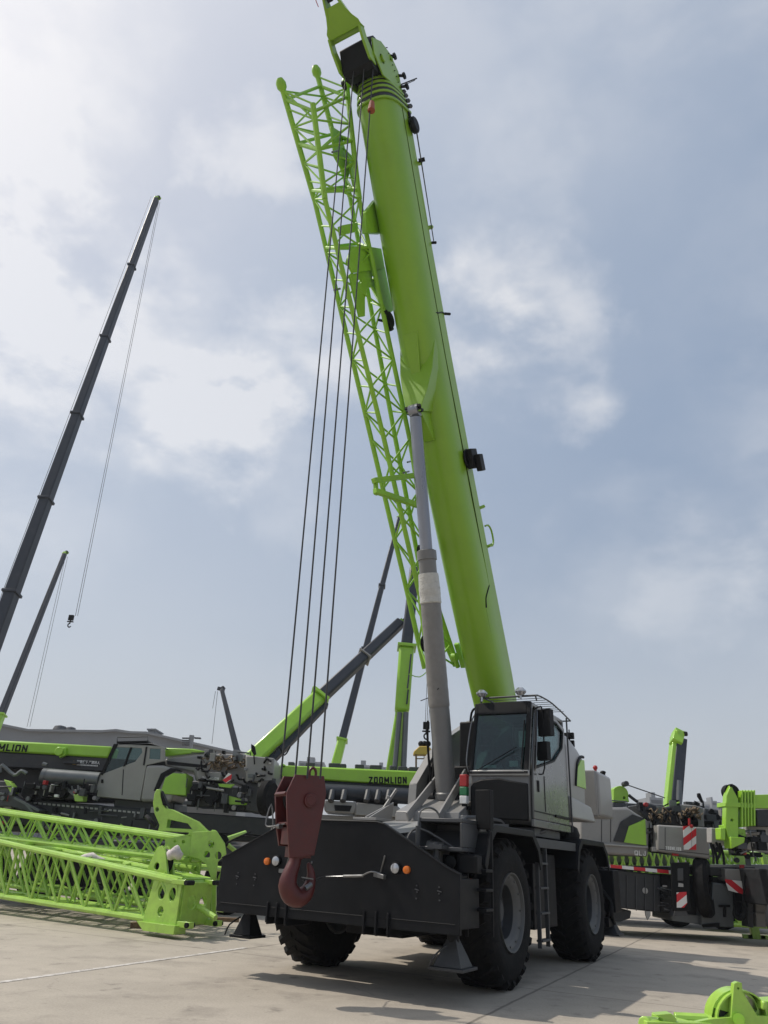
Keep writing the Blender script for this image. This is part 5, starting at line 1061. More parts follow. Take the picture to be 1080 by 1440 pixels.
k = MB(); k.slab(cabo, Y - .1, .05, [w1_, w2_]); k.slab(cabo, Y + .5, .04, [w1_, w2_])
k.slab([(135, 1120), (135, 1090), (197, 1090), (197, 1126)], Y - .05, .5); k.slab([(161, 1047.5), (212, 1045), (232, 1051), (212, 1049)], Y - .1, .62)
c_ = k.build('cab', 'gray', tl_, .01)
k = MB(); k.slab([(164, 1042.5), (208, 1041.5), (208, 1044), (164, 1045.5)], Y - .1, .6); k.slab([(160, 1046), (166, 1046), (144, 1090), (141, 1089)], Y - .13, .03); k.slab([(183, 1051), (186, 1051), (176, 1077), (173, 1078)], Y - .12, .03); k.slab([(205, 1050), (207, 1050), (203, 1076), (201, 1076)], Y - .12, .03); k.slab([(142, 1096), (145, 1096), (145, 1101), (142, 1101)], Y - .13, .02); k.slab([(173, 1082), (174, 1082), (172, 1118), (171, 1118)], Y - .11, .02); k.build('cab_trim', 'black', c_)
k = MB(); k.slab(w1_, Y - .09, .02); k.slab(w2_, Y - .09, .02); k.build('cab_window', 'glass', c_)
k = MB(); k.slab([(206, 1076), (228, 1076), (246, 1080), (258, 1088), (240, 1128), (197, 1127)], Y - .12, 1.5); k.build('engine_cover', 'gray', tl_, .06)
k = MB(); k.slab([(258, 1086), (248, 1084), (232, 1092), (222, 1112), (216, 1112), (226, 1088), (240, 1080), (250, 1081)], Y - .15, .05); k.build('cover_stripe', 'black', tl_)
k = MB(); k.slab([(232, 1094), (243, 1087), (262, 1088), (262, 1119), (225, 1116)], Y - .16, .9); k.build('lime_panel', 'lime', tl_, .02)
k = MB(); k.slab([(232, 1067), (290, 1060), (345, 1060), (375, 1070), (390, 1072), (385, 1105), (345, 1106), (318, 1098), (275, 1098), (272, 1085), (245, 1080), (232, 1076)], Y + .6, 1.6); k.slab([(345, 1062), (386, 1066), (384, 1100), (345, 1100)], Y - .2, 1.2); k.slab([(276, 1085), (312, 1086), (312, 1098), (276, 1098)], Y - .1, .8); k.build('winch_frame', 'gray', tl_, .04)
random.seed(11); k = MB()
for i in range(22):
    x0 = random.uniform(284, 330); y0 = random.uniform(1064, 1080); q = [at(x0 + j * random.uniform(2, 6), y0 + random.uniform(-6, 6), Y + .3 + random.uniform(-.2, .2)) for j in range(5)]; k.sweep(q, .022, 5)
k.build('hose_bundle', 'brown', tl_)
k = MB()
for i in range(16):
    x0 = random.uniform(262, 375); y0 = random.uniform(1066, 1100); q = [at(x0 + j * random.uniform(1, 5), y0 + random.uniform(-5, 5), Y - .1 + random.uniform(-.3, .1)) for j in range(4)]; k.sweep(q, .03, 5)
k.slab([(235, 1070), (290, 1076), (290, 1080), (235, 1075)], Y - .1, .1); k.build('pipework', 'black', tl_)
k = MB(); k.slab([(353, 1046), (358, 1049), (360, 1060), (357, 1062), (353, 1055)], Y - .3, .12); k.tube(at(357, 1061, Y - .3), at(358, 1075, Y - .3), .02, 6); k.build('side_mirror', 'black', tl_, .02)
k = MB(); k.slab([(313, 1097), (321, 1087), (326, 1089), (325, 1097), (318, 1101)], Y - .3, .02); k.build('hazard_flag', 'chev3', tl_)
block_text('ZOOMLION', tl_, mt_(284, 1096, Y - .115) @ Matrix.Rotation(R(-90), 4, 'X'), .075, 'white', asp=.62, th=.2, gap=.2)
k = MB(); k.slab([(307, 1102), (330, 1103), (324, 1108), (308, 1106)], Y - .25, .1); k.slab([(322, 1119), (348, 1126), (346, 1132), (322, 1131)], Y - .25, .1); k.build('lime_detail', 'lime', tl_)
k = MB(); k.slab([(-200, 1060), (150, 1080), (240, 1085), (240, 1130), (-200, 1120)], Y + 1.4, .8); k.build('dark_backing', 'charb', tl_, .03)  # dark block added as carrier upper body, keeps the gap behind dark
# carrier
k = MB(); k.slab([(-200, 1112), (30, 1122), (205, 1138), (260, 1142), (400, 1152), (400, 1176), (200, 1166), (-200, 1150)], Y + .0, 2.4); k.slab([(-200, 1150), (400, 1178), (400, 1186), (-200, 1160)], Y + .3, 2.0); k.slab([(36, 1112), (80, 1108), (108, 1112), (108, 1124), (36, 1124)], Y - .1, 1.5); k.slab([(160, 1124), (245, 1129), (245, 1142), (160, 1140)], Y + .1, 1.6); ca_ = k.build('carrier', 'charb', tl_, .03)
k = MB()
for i in range(26): x0 = 34 + i * 6.6; y0 = 1126.5 + i * .62; k.slab([(x0, y0), (x0 + 4.2, y0 + .4), (x0 + 4.2, y0 + 3.0), (x0, y0 + 2.6)], Y - .06, .03)
k.build('reflective_strip', 'lgray', ca_)
k = MB(); k.slab([(-40, 1096), (8, 1098), (20, 1118), (60, 1140), (50, 1144), (14, 1134), (-40, 1134)], Y - .4, .5); k.slab([(270, 1098), (310, 1100), (308, 1135), (272, 1134)], Y + .1, 1.2); k.slab([(312, 1106), (345, 1108), (345, 1140), (312, 1138)], Y + .1, 1.2); k.slab([(345, 1100), (372, 1102), (372, 1144), (345, 1140)], Y - .1, 1.5); k.build('deck_boxes', 'dgray', tl_, .03)
k = MB(); k.slab([(5, 1096), (12, 1098), (20, 1108), (20, 1116), (14, 1115)], Y - .45, .3); k.slab([(103, 1117), (118, 1116), (117, 1127), (105, 1127)], Y - .3, .3); k.build('lime_bracket', 'limel', tl_, .02)
k = MB(); k.bar(at(87, 1103, Y - .2), at(105, 1118, Y - .2), .07, .07).bar(at(101, 1105, Y - .2), at(106, 1124, Y - .2), .05, .05).bar(at(110, 1104, Y - .2), at(111, 1122, Y - .2), .05, .05).bar(at(20, 1122, Y - .6), at(55, 1140, Y - .6), .05, .05).bar(at(36, 1130, Y - .6), at(46, 1142, Y - .6), .05, .05); k.sweep([at(0, 1086, Y - .1), at(3, 1076, Y - .1), at(20, 1090, Y - .1), at(30, 1084, Y - .1), at(38, 1088, Y - .1)], .05, 6); k.build('support_arm', 'silver', tl_)
for px, py in ((40, 1114), (62, 1112), (84, 1113), (276, 1112), (296, 1120)):
    k = MB(); k.lathe([(0, 0), (.17, 0), (.2, .1), (.2, .4), (0, .4)], at(px, py, Y - .3), (0, 1, 0), 16); k.build('drum', 'black', tl_)
for px, py in ((70, 1168), (150, 1172), (330, 1162), (230, 1175), (-10, 1165)):
    k = MB(); c = at(px, py, Y - .1); c.z = .62; k.lathe([(.30, .3), (.34, 0), (.56, 0), (.62, .08), (.62, .34), (.55, .4), (.3, .4)], c, (0, 1, 0), 28); wl = k.build('wheel', 'rub', tl_); k = MB(); k.lathe([(0, .14), (.18, .14), (.28, .06), (.33, .04), (.33, .2), (0, .2)], c, (0, 1, 0), 24); k.build('rim', 'charb', wl)
k = MB(); k.lathe([(0, 0), (.36, 0), (.44, .06), (.44, .22), (.36, .28), (0, .28)], at(370, 1122, Y - .7), (.9, -.35, 0), 28); k.build('spare_wheel', 'rub', tl_)
k = MB(); k.lathe([(0, 0), (.20, 0), (.20, .02), (0, .02)], at(370, 1122, Y - .72), (-.9, .35, 0), 20); k.build('spare_wheel_cover', 'silver', tl_)

# ---- truck crane at the right
Y = 21.0
tr = thing('truck_crane', 'truck crane at right with grey counterweight, lime panel and striped hazard boards', 'crane', (9, 21.5, 0), 0, 'cranes standing in the yard behind')
C3 = lambda a, b_: (850 + a / 4.696, 1100 + b_ / 4.696)
def s3(mb, pts, y, t, holes=()): return mb.slab([C3(*p) for p in pts], y, t, holes)
k = MB(); s3(k, [(-160, 160), (60, 165), (150, 165), (265, 238), (300, 262), (290, 492), (-160, 470)], Y, 2.2); k.build('engine_cover', 'gray', tr, .06)
k = MB(); s3(k, [(62, 388), (108, 262), (185, 212), (268, 240), (160, 290), (128, 398)], Y - .04, .05); k.build('cover_stripe', 'charb', tr, .004)
k = MB(); s3(k, [(162, 290), (270, 244), (278, 418), (130, 397)], Y - .06, .08); k.build('lime_panel', 'lime', tr, .004)
k = MB(); s3(k, [(-150, 396), (290, 424), (290, 436), (-150, 406)], Y - .08, .1); k.build('cover_ledge', 'lgray', tr, .01)
mt3 = lambda a, b_, yy: Matrix.Translation(at(*C3(a, b_), yy)) @ Matrix.Rotation(R(.5), 4, 'Y') @ Matrix.Rotation(R(90), 4, 'X')
block_text('QLJ', tr, mt3(200, 482, Y - .004) @ Matrix.Rotation(R(-90), 4, 'X'), .115, 'white', asp=.8, th=.18, gap=.2)
k = MB(); s3(k, [(352, 280), (690, 300), (700, 510), (500, 480), (352, 455)], Y - .3, 1.0); cw2 = k.build('counterweight', 'gray', tr, .04)
block_text('ZOOMLION', tr, mt3(405, 448, Y - .304) @ Matrix.Rotation(R(-90), 4, 'X'), .09, 'white', asp=.44, th=.18, gap=.16)
k = MB(); s3(k, [(520, 290), (575, 285), (575, 445), (525, 445)], Y - .34, .02); s3(k, [(580, 300), (606, 296), (606, 447), (578, 445)], Y - .33, .02); k.build('hazard_board', 'chev', tr)
k = MB(); s3(k, [(200, 150), (290, 135), (400, 165), (480, 150), (655, 165), (665, 300), (560, 290), (350, 285), (290, 262)], Y + .4, 1.2); s3(k, [(655, 170), (800, 190), (800, 250), (660, 250)], Y + 1.2, .8); s3(k, [(670, 250), (800, 260), (800, 350), (690, 340)], Y + 1.0, .8); k.build('winch_frame', 'dgray', tr, .04)
k = MB(); s3(k, [(520, 285), (610, 290), (660, 300), (655, 170), (600, 150), (500, 145)], Y + .2, .3); k.build('winch_cover', 'gray', tr, .03)
k = MB(); random.seed(21)
for i in range(26):
    x0 = random.choice((random.uniform(290, 400), random.uniform(470, 580))); y0 = random.uniform(180, 240); k.sweep([at(*C3(x0 + j * random.uniform(8, 22), y0 + random.uniform(-25, 30)), Y + .1 + random.uniform(-.25, .1)) for j in range(5)], .02, 5)
k.build('hose_bundle', 'brown', tr)
k = MB()
for i in range(14): x0 = random.uniform(300, 620); k.sweep([at(*C3(x0 + j * random.uniform(5, 14), random.uniform(200, 270)), Y - .0 + random.uniform(-.2, .1)) for j in range(4)], .03, 5)
s3(k, [(296, 270), (350, 285), (350, 425), (300, 430)], Y + .2, .4); s3(k, [(330, 430), (440, 440), (430, 475), (330, 465)], Y + .0, .3)
k.lathe([(0, 0), (.12, 0), (.12, .35), (0, .35)], at(*C3(520, 260), Y), (1, 0, 0), 12); k.build('pipework', 'black', tr)
k = MB(); k.tube(at(*C3(560, 285), Y - .35), at(*C3(560, 240), Y - .35), .03, 6).ball(at(*C3(575, 290), Y - .36), .05, 8, 5); s3(k, [(450, 470), (490, 475), (490, 488), (450, 484)], Y - .31, .05); k.build('red_lamp', 'sred', tr)
k = MB(); s3(k, [(620, 72), (634, 72), (655, 128), (650, 136), (622, 95)], Y, .12); k.tube(at(*C3(650, 130), Y), at(*C3(655, 170), Y), .025, 6); k.build('side_mirror', 'black', tr, .02)
k = MB(); s3(k, [(-300, 520), (60, 545), (440, 582), (440, 606), (60, 566), (-300, 540)], Y - .1, .06); k.build('marking_strip', 'dash', tr)
k = MB(); s3(k, [(-300, 560), (110, 580), (372, 612), (372, 862), (110, 832), (-300, 800)], Y, .8); s3(k, [(372, 606), (980, 640), (980, 900), (372, 862)], Y + .35, 1.6); s3(k, [(-300, 540), (440, 560), (1000, 560), (1000, 640), (440, 600), (-300, 560)], Y + .1, 2.2); s3(k, [(-300, 800), (100, 830), (180, 850), (170, 900), (110, 920), (-300, 900)], Y + .2, 1.5); k.build('carrier', 'charb', tr, .03)
k = MB(); k.lathe([(0, 0), (.07, 0), (.07, .02), (0, .02)], at(*C3(268, 716), Y), (0, -1, 0), 16); s3(k, [(272, 850), (305, 855), (305, 880), (288, 910), (275, 880)], Y - .1, .08); s3(k, [(490, 665), (520, 670), (522, 692), (488, 690)], Y - .52, .02); k.build('plate_detail', 'lgray', tr)
k = MB(); s3(k, [(440, 530), (562, 528), (566, 850), (452, 850)], Y - .5, .06); fl_ = k.build('mud_flap', 'black', tr, .01)
k = MB(); s3(k, [(478, 728), (542, 724), (546, 800), (526, 828), (480, 828)], Y - .53, .02); k.build('hazard_board', 'chev', fl_)
k = MB(); s3(k, [(482, 570), (520, 568), (522, 650), (484, 650)], Y - .52, .02); s3(k, [(470, 840), (540, 840), (560, 885), (455, 885)], Y - .45, .3); k.build('lamp_unit', 'dgray', fl_, .01)
k = MB(); c = at(*C3(655, 690), Y); k.lathe([(.3, -.06), (.34, -.15), (.62, -.16), (.70, -.08), (.70, .1), (.62, .18), (.3, .18)], c, (.85, -.5, 0), 30); k.build('wheel', 'rub', tr)
k = MB(); k.lathe([(0, 0), (.3, -.08), (.33, .1), (0, .1)], c, (.85, -.5, 0), 20); k.build('wheel_hub', 'dgray', tr)
k = MB(); s3(k, [(640, 740), (700, 850), (715, 660), (850, 680), (858, 962), (640, 945)], Y + .05, 1.8); s3(k, [(440, 860), (640, 880), (640, 940), (440, 915)], Y + .2, 1.4); s3(k, [(570, 545), (1160, 545), (1160, 612), (700, 606), (570, 600)], Y + .2, .6); k.build('rear_frame', 'silver', tr, .03)
k = MB(); s3(k, [(570, 545), (1160, 545), (1160, 612), (710, 606)], Y + .12, .07); s3(k, [(795, 570), (930, 575), (935, 690), (800, 650)], Y - .1, .5); k.build('outrigger_beam', 'gray', tr, .02)
k = MB(); s3(k, [(795, 640), (925, 655), (925, 742), (820, 715)], Y - .13, .02); k.build('hazard_board', 'chev2', tr)
k = MB(); s3(k, [(895, 545), (925, 545), (922, 572), (897, 570)], Y - .14, .05); k.build('red_reflector', 'sred', tr)
k = MB(); s3(k, [(760, 810), (830, 810), (830, 825), (805, 825), (805, 890), (790, 890), (790, 825), (760, 825)], Y - .02, .05); s3(k, [(650, 940), (760, 930), (760, 958), (660, 960)], Y - .02, .1); k.build('frame_bracket', 'black', tr)
th = thing('crane_hook', 'single black crane hook hanging at the rear of the right truck crane', 'hook', at(*C3(890, 850), Y - .4)); k = MB(); k.sweep([at(*C3(a, b_), Y - .4) for a, b_ in ((930, 600), (925, 700), (918, 790), (930, 840), (915, 888), (885, 898), (858, 870), (862, 820))], [.02, .02, .04, .055, .065, .06, .05, .02], 10); k.build('hook', 'black', th)
for px, l_, m_ in ((1000, 'grey steel post with square plates near the right edge', 'gray'), (945, 'dark grey steel post next to the black crane hook', 'dgray'), (1072, 'grey steel post cut by the right edge of the photo', 'silver')):
    tp = thing('steel_post', l_, 'post', at(*C3(px, 960), Y - .2)); k = MB(); w_ = 62 if px == 1000 else 34; s3(k, [(px, 720), (px + w_, 722), (px + w_ + 6, 962), (px + 4, 955)], Y - .2, .35); s3(k, [(px - 8, 690), (px + w_ + 12, 694), (px + w_ + 12, 716), (px - 8, 712)], Y - .25, .45); s3(k, [(px, 862), (px + w_ + 6, 868), (px + w_ + 6, 880), (px, 876)], Y - .26, .47); k.build('post', m_, tp, .01)
# lime lattice seen through the gap behind
tq = thing('lattice_jib_section', 'lime lattice jib section seen through the gap above the right carrier', 'crane jib', (9, 25, 0), 0, 'lattice jib sections stored on the ground'); k = MB(); a = at(*C3(-200, 545), 25); b_ = at(*C3(1300, 600), 25); h_ = V((0, 0, .75)); d_ = V((0, .8, 0))
a.z = b_.z = 1.4; lattice(k, [a, a + h_, a + h_ + d_, a + d_], [b_, b_ + h_, b_ + h_ + d_, b_ + d_], 30, .06, .035, xb=True); k.build('lattice_frame', 'limel', tq)
tq = thing('lattice_jib_section', 'lime lattice jib section standing low behind the grey posts at right', 'crane jib', (14, 24, 0), 0, 'lattice jib sections stored on the ground'); k = MB(); a = at(*C3(700, 1000), 24.5); b_ = at(*C3(1500, 1000), 24.5); a.z = b_.z = .2; h_ = V((0, 0, 1.1)); lattice(k, [a, a + h_, a + h_ + d_, a + d_], [b_, b_ + h_, b_ + h_ + d_, b_ + d_], 12, .06, .04, xb=True); k.build('lattice_frame', 'limel', tq)
for px in (870, 895, 1040):
    tq = thing('lime_stand', {870: 'slim lime stand under the folded boom head, left of a pair', 895: 'slim lime stand under the folded boom head, right of a pair', 1040: 'lime stand at the right edge below the grey arm'}[px], 'stand', at(*C3(px, 545), 22.5)); tq.location.z = 0; ROOT[tq.name] = Matrix.Translation(tq.location); k = MB(); a = at(*C3(px, 450), 22.5); g_ = V((a.x + .15, 22.5, 0)); k.bar(a, g_, .12, .12); k.bar(V((a.x - .2, 22.5, a.z - .4)), V((a.x + .3, 22.5, a.z - .5)), .08, .08); k.bar(V((g_.x - .3, 22.5, .05)), V((g_.x + .3, 22.5, .05)), .1, .1); k.build('stand_frame', 'limel', tq, .01)
# ---- folded crane at the far right edge
Y = 19.0
tf = thing('truck_crane', 'crane cut by the right edge with folded lime boom head and ribbed collars', 'crane', (12, 20, 0), 0, 'cranes standing in the yard behind')
k = MB(); s3(k, [(806, 90), (822, 48), (838, 18), (850, 48), (885, 110), (885, 390), (850, 430), (820, 380), (800, 300)], Y, .22, [[C3(*p) for p in circ(842, 250, 10, 8)]]); s3(k, [(800, 130), (1000, 140), (1000, 170), (800, 160)], Y - .03, .5); hd_ = k.build('boom_head', 'lime', tf, .02)
k = MB()
for i in range(5): x0 = 905 + i * 20; s3(k, [(x0, 55), (x0 + 12, 50), (x0 + 14, 290), (x0 + 2, 300 - i * 4)], Y - .05, .62)
k.build('boom_collar', 'lime', tf, .01)
k = MB(); s3(k, [(900, 85), (1400, 70), (1400, 180), (900, 170)], Y + .05, .5); k.build('boom', 'lime', tf, .04); k = MB(); s3(k, [(1000, 181), (1400, 181), (1400, 300), (1005, 290)], Y + .08, .45); s3(k, [(885, 90), (1000, 95), (1000, 280), (885, 290)], Y + .15, .3); k.build('boom_underside', 'charb', tf, .03)
k = MB(); k.lathe([(0, -.1), (.19, -.1), (.16, 0), (.19, .1), (0, .1)], at(*C3(832, 68), Y + .26), (0, 1, 0), 22).lathe([(0, -.15), (.22, -.15), (.19, 0), (.22, .1), (0, .1)], at(*C3(868, 385), Y + .25), (0, 1, 0), 22); k.tube(at(*C3(835, 12), Y), at(*C3(840, 30), Y), .04, 6); k.build('head_sheave', 'black', tf)
k = MB(); s3(k, [(830, 360), (930, 365), (925, 400), (840, 440)], Y - .1, .4); s3(k, [(765, 300), (800, 300), (800, 385), (770, 380)], Y, .3); s3(k, [(785, 280), (930, 310), (940, 370), (890, 350), (800, 340)], Y + .1, .3); k.build('head_bracket', 'lime', tf, .02)
k = MB(); k.bar(at(*C3(690, 350), Y + .8), at(*C3(1200, 440), Y + .8), .3, .35).bar(at(*C3(930, 300), Y + .6), at(*C3(1300, 340), Y + .6), .3, .3); k.build('outrigger_arm', 'lgray', tf, .02)
k = MB(); k.lathe([(0, 0), (.6, 0), (.6, .4), (0, .4)], V((at(*C3(1250, 700), Y).x, Y, .6)), (0, 1, 0), 24); k.box(at(1085, 1180, Y).x, at(1085, 1180, Y).x + 5, Y, Y + 2.4, .9, 1.7); k.build('carrier', 'charb', tf, .03)
# cables at left of its head
k = MB()
for a_, b__ in (((700, 400), (720, 540)), ((712, 410), (745, 540)), ((760, 400), (790, 545)), ((770, 420), (740, 520)), ((735, 395), (760, 470))): k.sweep([at(*C3(*a_), Y + .3), at(*C3((a_[0] + b__[0]) / 2 + 8, (a_[1] + b__[1]) / 2), Y + .3), at(*C3(*b__), Y + .3)], .03, 6)
k.build('hose_bundle', 'black', tf)
# lime mast foot above the right truck crane and its stay rope
tm = thing('truck_crane', 'crane hidden behind the right one, rounded lime boom foot and stay rope showing', 'crane', (8, 26, 0), 0, 'cranes standing in the yard behind')
k = MB(); k.slab([(863, 1128), (863, 1112)] + [(872 + 12 * cos(R(a)), 1118 - 13 * sin(R(a))) for a in range(140, -30, -17)] + [(885, 1128)], 25, .5, [circ(878, 1122, 2, 8)]); k.build('boom_foot', 'lime', tm, .03); k = MB(); k.lathe([(0, 0), (.08, 0), (.08, .3), (0, .3)], at(877, 1103, 25), (0, -1, 0), 10); k.tube(at(880, 1103, 25), at(935, 1122, 25), .018, 5); k.sweep([at(884, 1118, 25), at(890, 1123, 25), at(897, 1128, 25)], .05, 6); k.build('stay_rope', 'rope', tm); k = MB(); k.slab([(860, 1128), (935, 1132), (935, 1160), (860, 1160)], 25, 2); k.build('superstructure', 'dgray', tm, .05); simple_base(tm, 8.0, 26.6)

# ---- lime jib head lying in the near right corner
Y = 7.6
tj = thing('jib_head', 'bright lime jib head with round sheave guard in the lower right corner', 'crane jib', at(1034, 1440, Y))
C4 = lambda a, b_: (880 + a / 5.4, 1360 + b_ / 5.4)
def s4(mb, pts, y, t, holes=()): return mb.slab([C4(*p) for p in pts], y, t, [[C4(*p) for p in h] for h in holes])
arc = [(835 + 182 * cos(R(a)), 372 - 202 * sin(R(a))) for a in range(-20, 201, 14)]
k = MB(); s4(k, arc + [(640, 560), (1060, 560)], Y + .05, .16, [[(668, 310), (790, 345), (745, 385), (655, 385)], [(905, 205), (975, 250), (1000, 330), (965, 370), (930, 290)]]); rimb = []
k.build('sheave_guard', 'limel', tj, .008)
k = MB(); arc2 = [at(*C4(835 + 186 * cos(R(a)), 372 - 206 * sin(R(a))), Y + .13) for a in range(-25, 206, 11)]
for p, q in zip(arc2, arc2[1:]): k.bar(p, q, .26, .012, up=(q - p).cross(V((0, 1, 0))))
k.build('guard_rim', 'limel', tj)
k = MB(); s4(k, [(822, 125), (850, 112), (882, 120), (888, 190), (1000, 370), (1500, 390), (1500, 640), (480, 640), (520, 420), (640, 395), (800, 380)], Y - .03, .06, [circ(855, 162, 9, 10)]); k.build('side_plate', 'limel', tj, .006)
k = MB(); s4(k, [(1010, 260), (1300, 240), (1300, 420), (1005, 380)], Y + .1, .2); s4(k, [(1040, 258), (1075, 255), (1075, 320), (1040, 330)], Y - .05, .3); k.build('cheek_block', 'limel', tj, .015)
k = MB(); k.bar(at(*C4(500, 470), Y), at(*C4(215, 395), Y + .25), .10, .10).bar(at(*C4(640, 470), Y), at(*C4(140, 455), Y - .1), .11, .10); k.tube(at(*C4(140, 430), Y - .1), at(*C4(250, 430), Y + .2), .055, 10); k.tube(at(*C4(370, 385), Y + .2), at(*C4(700, 402), Y + .15), .045, 10); s4(k, [(225, 362), (350, 352), (392, 400), (330, 520), (200, 500), (290, 400)], Y - .1, .12); k.build('jib_arm', 'limel', tj, .008)
k = MB(); k.tube(at(*C4(860, 400), Y - .08), at(*C4(860, 400), Y - .03), .05, 14); k.tube(at(*C4(868, 420), Y - .14), at(*C4(868, 420), Y - .06), .035, 12); k.build('sheave_pin', 'lime', tj)
k = MB(); k.lathe([(.05, -.05), (.17, -.05), (.15, 0), (.17, .05), (.05, .05)], at(*C4(835, 400), Y + .13), (0, 1, 0), 24); k.build('sheave', 'dgray', tj)

def clutter(parent, x0, x1, y0, y1, Yn, n, seed, s_=1.0):
    random.seed(seed); sets = {}
    for i in range(n):
        m_ = random.choice(['char', 'dgray', 'gray', 'black', 'silver', 'dgray', 'char', 'steel', 'dgray'] if i % 13 else ['lgray', 'white', 'sred', 'limel']); k = sets.setdefault(m_, MB())
        px, py = random.uniform(x0, x1), random.uniform(y0, y1); c = at(px, py, Yn + random.uniform(-.12, .2)); a = random.random()
        w_, h_, d_ = [random.uniform(.03, .16) * s_ for _ in range(3)]
        if m_ in ('limel', 'lgray', 'white', 'sred'): w_ *= .5; h_ *= .5
        if a < .45: k.box(c.x - w_, c.x + w_, c.y - d_, c.y + d_, c.z - h_, c.z + h_)
        elif a < .7: k.tube(c - V((w_ * 2, 0, random.uniform(-.05, .05))), c + V((w_ * 2, 0, random.uniform(-.06, .06))), random.uniform(.015, .04) * s_, 7)
        elif a < .85: k.tube(c - V((0, 0, h_ * 1.5)), c + V((0, 0, h_ * 1.5)), random.uniform(.012, .03) * s_, 7)
        else: k.lathe([(0, -.05), (.08 * s_, -.05), (.08 * s_, .05), (0, .05)], c, (0, 1, 0), 12)
    for m_, k in sets.items(): o = k.build('machine_fittings', m_, parent, .006); o['kind'] = 'stuff'
clutter(tl_, 0, 140, 1100, 1124, 20.9, 46, 1, .7); clutter(tl_, 262, 345, 1100, 1140, 20.95, 34, 2, .8); clutter(tl_, 345, 384, 1070, 1135, 21.0, 14, 32, .6); clutter(tl_, 0, 250, 1136, 1170, 21.1, 40, 3, .8); clutter(tl_, 270, 360, 1058, 1066, 21.4, 16, 4, .7)
clutter(tr, 912, 926, 1160, 1196, 20.95, 14, 5, .6); clutter(tr, 928, 942, 1232, 1280, 20.9, 12, 6, .6); clutter(tr, 1000, 1080, 1172, 1212, 21.0, 46, 7, .8); clutter(tr, 1048, 1080, 1226, 1295, 20.95, 20, 8, .7); clutter(tr, 895, 990, 1128, 1140, 21.2, 20, 9, .7); clutter(tr, 990, 1022, 1140, 1180, 21.6, 30, 10, .9)
clutter(t if False else tf, 1035, 1080, 1165, 1200, 19.1, 26, 12, .8)
# panel joints, hinges and handrails on the right truck crane
k = MB()
for px in (-20, 40): s3(k, [(px, 170), (px + 3, 170), (px + 3, 395), (px, 395)], 20.985, .03)
k.build('panel_joint', 'charb', tr)
k = MB(); s3(k, [(400, 300), (403, 300), (403, 450), (400, 450)], 20.69, .03); s3(k, [(360, 440), (690, 475), (690, 479), (360, 444)], 20.69, .03); k.build('panel_joint', 'charb', tr)
k = MB()
for px in (150, 210, 270, 330): k.tube(at(*C3(px, 612 + px * .04), 20.97), at(*C3(px, 840 + px * .04), 20.97), .012, 5)
k.build('panel_rib', 'dgray', tr)
k = MB(); q = [at(*C3(a_, b__), 21.3) for a_, b__ in ((-20, 160), (-20, 120), (60, 122), (150, 130), (150, 165))]; k.sweep(q, .018, 6, sub=1); k.build('handrail', 'dgray', tr)
k = MB(); q = [at(a_, b__, 21.3) for a_, b__ in ((165, 1043), (165, 1037), (208, 1036), (208, 1043))]; k.sweep(q, .016, 6, sub=1); k.build('handrail', 'dgray', tl_)
# ------------------------------------------------------------------ far buildings
def zpt(px, py, Y): return at(px, py, Y)
tb = thing('warehouse', 'long grey warehouse behind the left crane, its roofline sloping to the right', 'building', (-60, 125, 0))
tops_ = [(-260, 1006), (0, 1018), (42, 1026.5), (145, 1028), (165, 1026.5), (185, 1029.5), (207, 1030), (270, 1044), (345, 1061), (350, 1063)]
k = MB(); P = [at(a, b_, 110) for a, b_ in tops_]; k.plate([(p.x, p.z) for p in P] + [(P[-1].x, -1), (P[0].x, -1)], (), (0, 125, 0), (1, 0, 0), (0, 0, 1), 30); wl_ = k.build('wall', 'build', tb)
k = MB()
for p, q in zip(P, P[1:]): k.bar((p.x, 109.7, p.z - .1), (q.x, 109.7, q.z - .1), .6, .3)
k.build('roof_edge', 'build2', tb)
k = MB()
for i in range(46): x0 = P[0].x + (P[-1].x - P[0].x) * i / 46; k.box(x0, x0 + .12, 109.85, 110.1, 0, 10.5 if x0 < -12 else 6)
k.build('cladding_rib', 'build2', tb)
k = MB()
for px, py, w_ in ((84, 1025, 1.0), (99, 1027, .8)): k.lathe([(0, 0), (w_, 0), (w_ * .8, .5), (0, .7)], at(px, py + 1.5, 112), (0, 0, 1), 12)
k.build('roof_vent', 'dgray', tb)
k = MB(); k.slab([(208, 1025.5), (218, 1025.5), (218, 1033), (208, 1033)], 111, 4); k.slab([(206.5, 1024.5), (219, 1024.5), (219, 1026.5), (206.5, 1026.5)], 110.7, 4.6); k.build('roof_turret', 'build', tb)
tb = thing('light_mast', 'floodlight mast rising above the warehouse roof', 'light mast', at(270, 1060, 95)); k = MB(); a = at(270, 1034, 95); k.bar(a, V((a.x, 95, 0)), .5, .5); k.build('mast', 'build2', tb); k = MB()
for i in range(4): k.slab([(256, 1037 + i * 3.2), (266, 1037 + i * 3.2), (266, 1038.6 + i * 3.2), (256, 1038.6 + i * 3.2)], 94.6, .4); 
k.slab([(273, 1036.5), (282, 1037), (282, 1039), (273, 1038.5)], 94.6, .4); k.build('floodlight', 'dgray', tb)
random.seed(4)
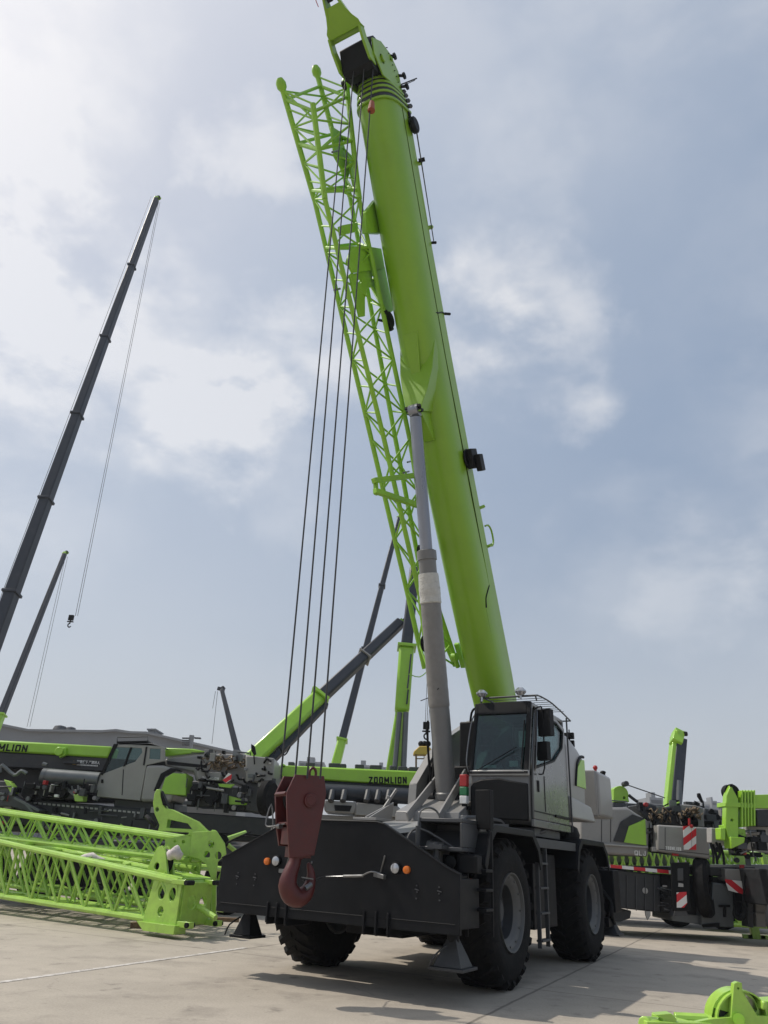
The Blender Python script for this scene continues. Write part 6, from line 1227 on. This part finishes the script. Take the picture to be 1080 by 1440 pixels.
def bld(px0, px1, py, Y_, label, m_='build'):
    a = at(px0, py, Y_); b_ = at(px1, py, Y_); t = thing('far_building', label, 'building', (a.x, Y_, 0), 0, 'distant buildings on the skyline'); k = MB(); k.box(a.x, b_.x, Y_, Y_ + 15, -1, a.z); k.build('wall', m_, t); k = MB()
    n_ = max(2, int(a.z / 3.4)); m__ = max(2, int((b_.x - a.x) / 3))
    for i in range(n_):
        z = a.z - 1.4 - i * 3.2
        if z < 1: break
        k.box(a.x + .6, b_.x - .6, Y_ - .12, Y_ - .02, z - .8, z + .5)
    k.build('window_band', 'dgray', t); k = MB(); k.box(a.x + (b_.x - a.x) * .3, a.x + (b_.x - a.x) * .6, Y_ + 2, Y_ + 8, a.z, a.z + 2); k.build('roof_housing', m_, t)
bld(986, 998, 1131, 420, 'small pale block far behind, right of the black mirror', 'build2'); bld(1000, 1008, 1126, 420, 'narrow pale tower far on the skyline at right', 'build2'); bld(1009, 1021, 1133, 420, 'low pale block beside the folded boom head at far right', 'build2')
bld(913, 932, 1121, 300, 'pale flat block far behind, left of the upright boom', 'build2'); bld(420, 456, 1070, 330, 'pale low block far behind the ropes', 'build2'); bld(500, 524, 1075, 330, 'pale low block just right of the slim dark boom', 'build2'); bld(528, 546, 1078, 330, 'pale low block left of the steep lime boom', 'build2')
# low wooded hills along the horizon
k = MB(); ring = []
for i in range(120):
    a = R(-60 + i); d = 900; ring.append((d * sin(a), d * cos(a), 8 + 7 * math.sin(i * .35) + 4 * math.sin(i * 1.1) + random.uniform(0, 3)))
lo = [k.bm.verts.new((x, y, -2)) for x, y, z in ring]; hi = [k.bm.verts.new((x, y, z)) for x, y, z in ring]; bk = [k.bm.verts.new((x * 1.2, y * 1.2, -2)) for x, y, z in ring]
for i in range(119): k.face([lo[i], lo[i + 1], hi[i + 1], hi[i]], smooth=True); k.face([hi[i], hi[i + 1], bk[i + 1], bk[i]], smooth=True)
tagit(k.build('hills', 'hill'), None, None, kind='structure')

# light haze of the humid air over the yard
k = MB(); k.box(-1100, 1250, -40, 1200, -1, 62); M['haze'] = bpy.data.materials.new('haze'); M['haze'].use_nodes = True
n_ = M['haze'].node_tree; n_.nodes.clear(); o_ = n_.nodes.new('ShaderNodeOutputMaterial'); v_ = n_.nodes.new('ShaderNodeVolumePrincipled'); v_.inputs['Color'].default_value = (.86, .90, .96, 1); v_.inputs['Density'].default_value = .0005; v_.inputs['Anisotropy'].default_value = .3
n_.links.new(v_.outputs[0], o_.inputs['Volume']); hz_o = k.build('haze', 'haze'); hz_o['kind'] = 'stuff'
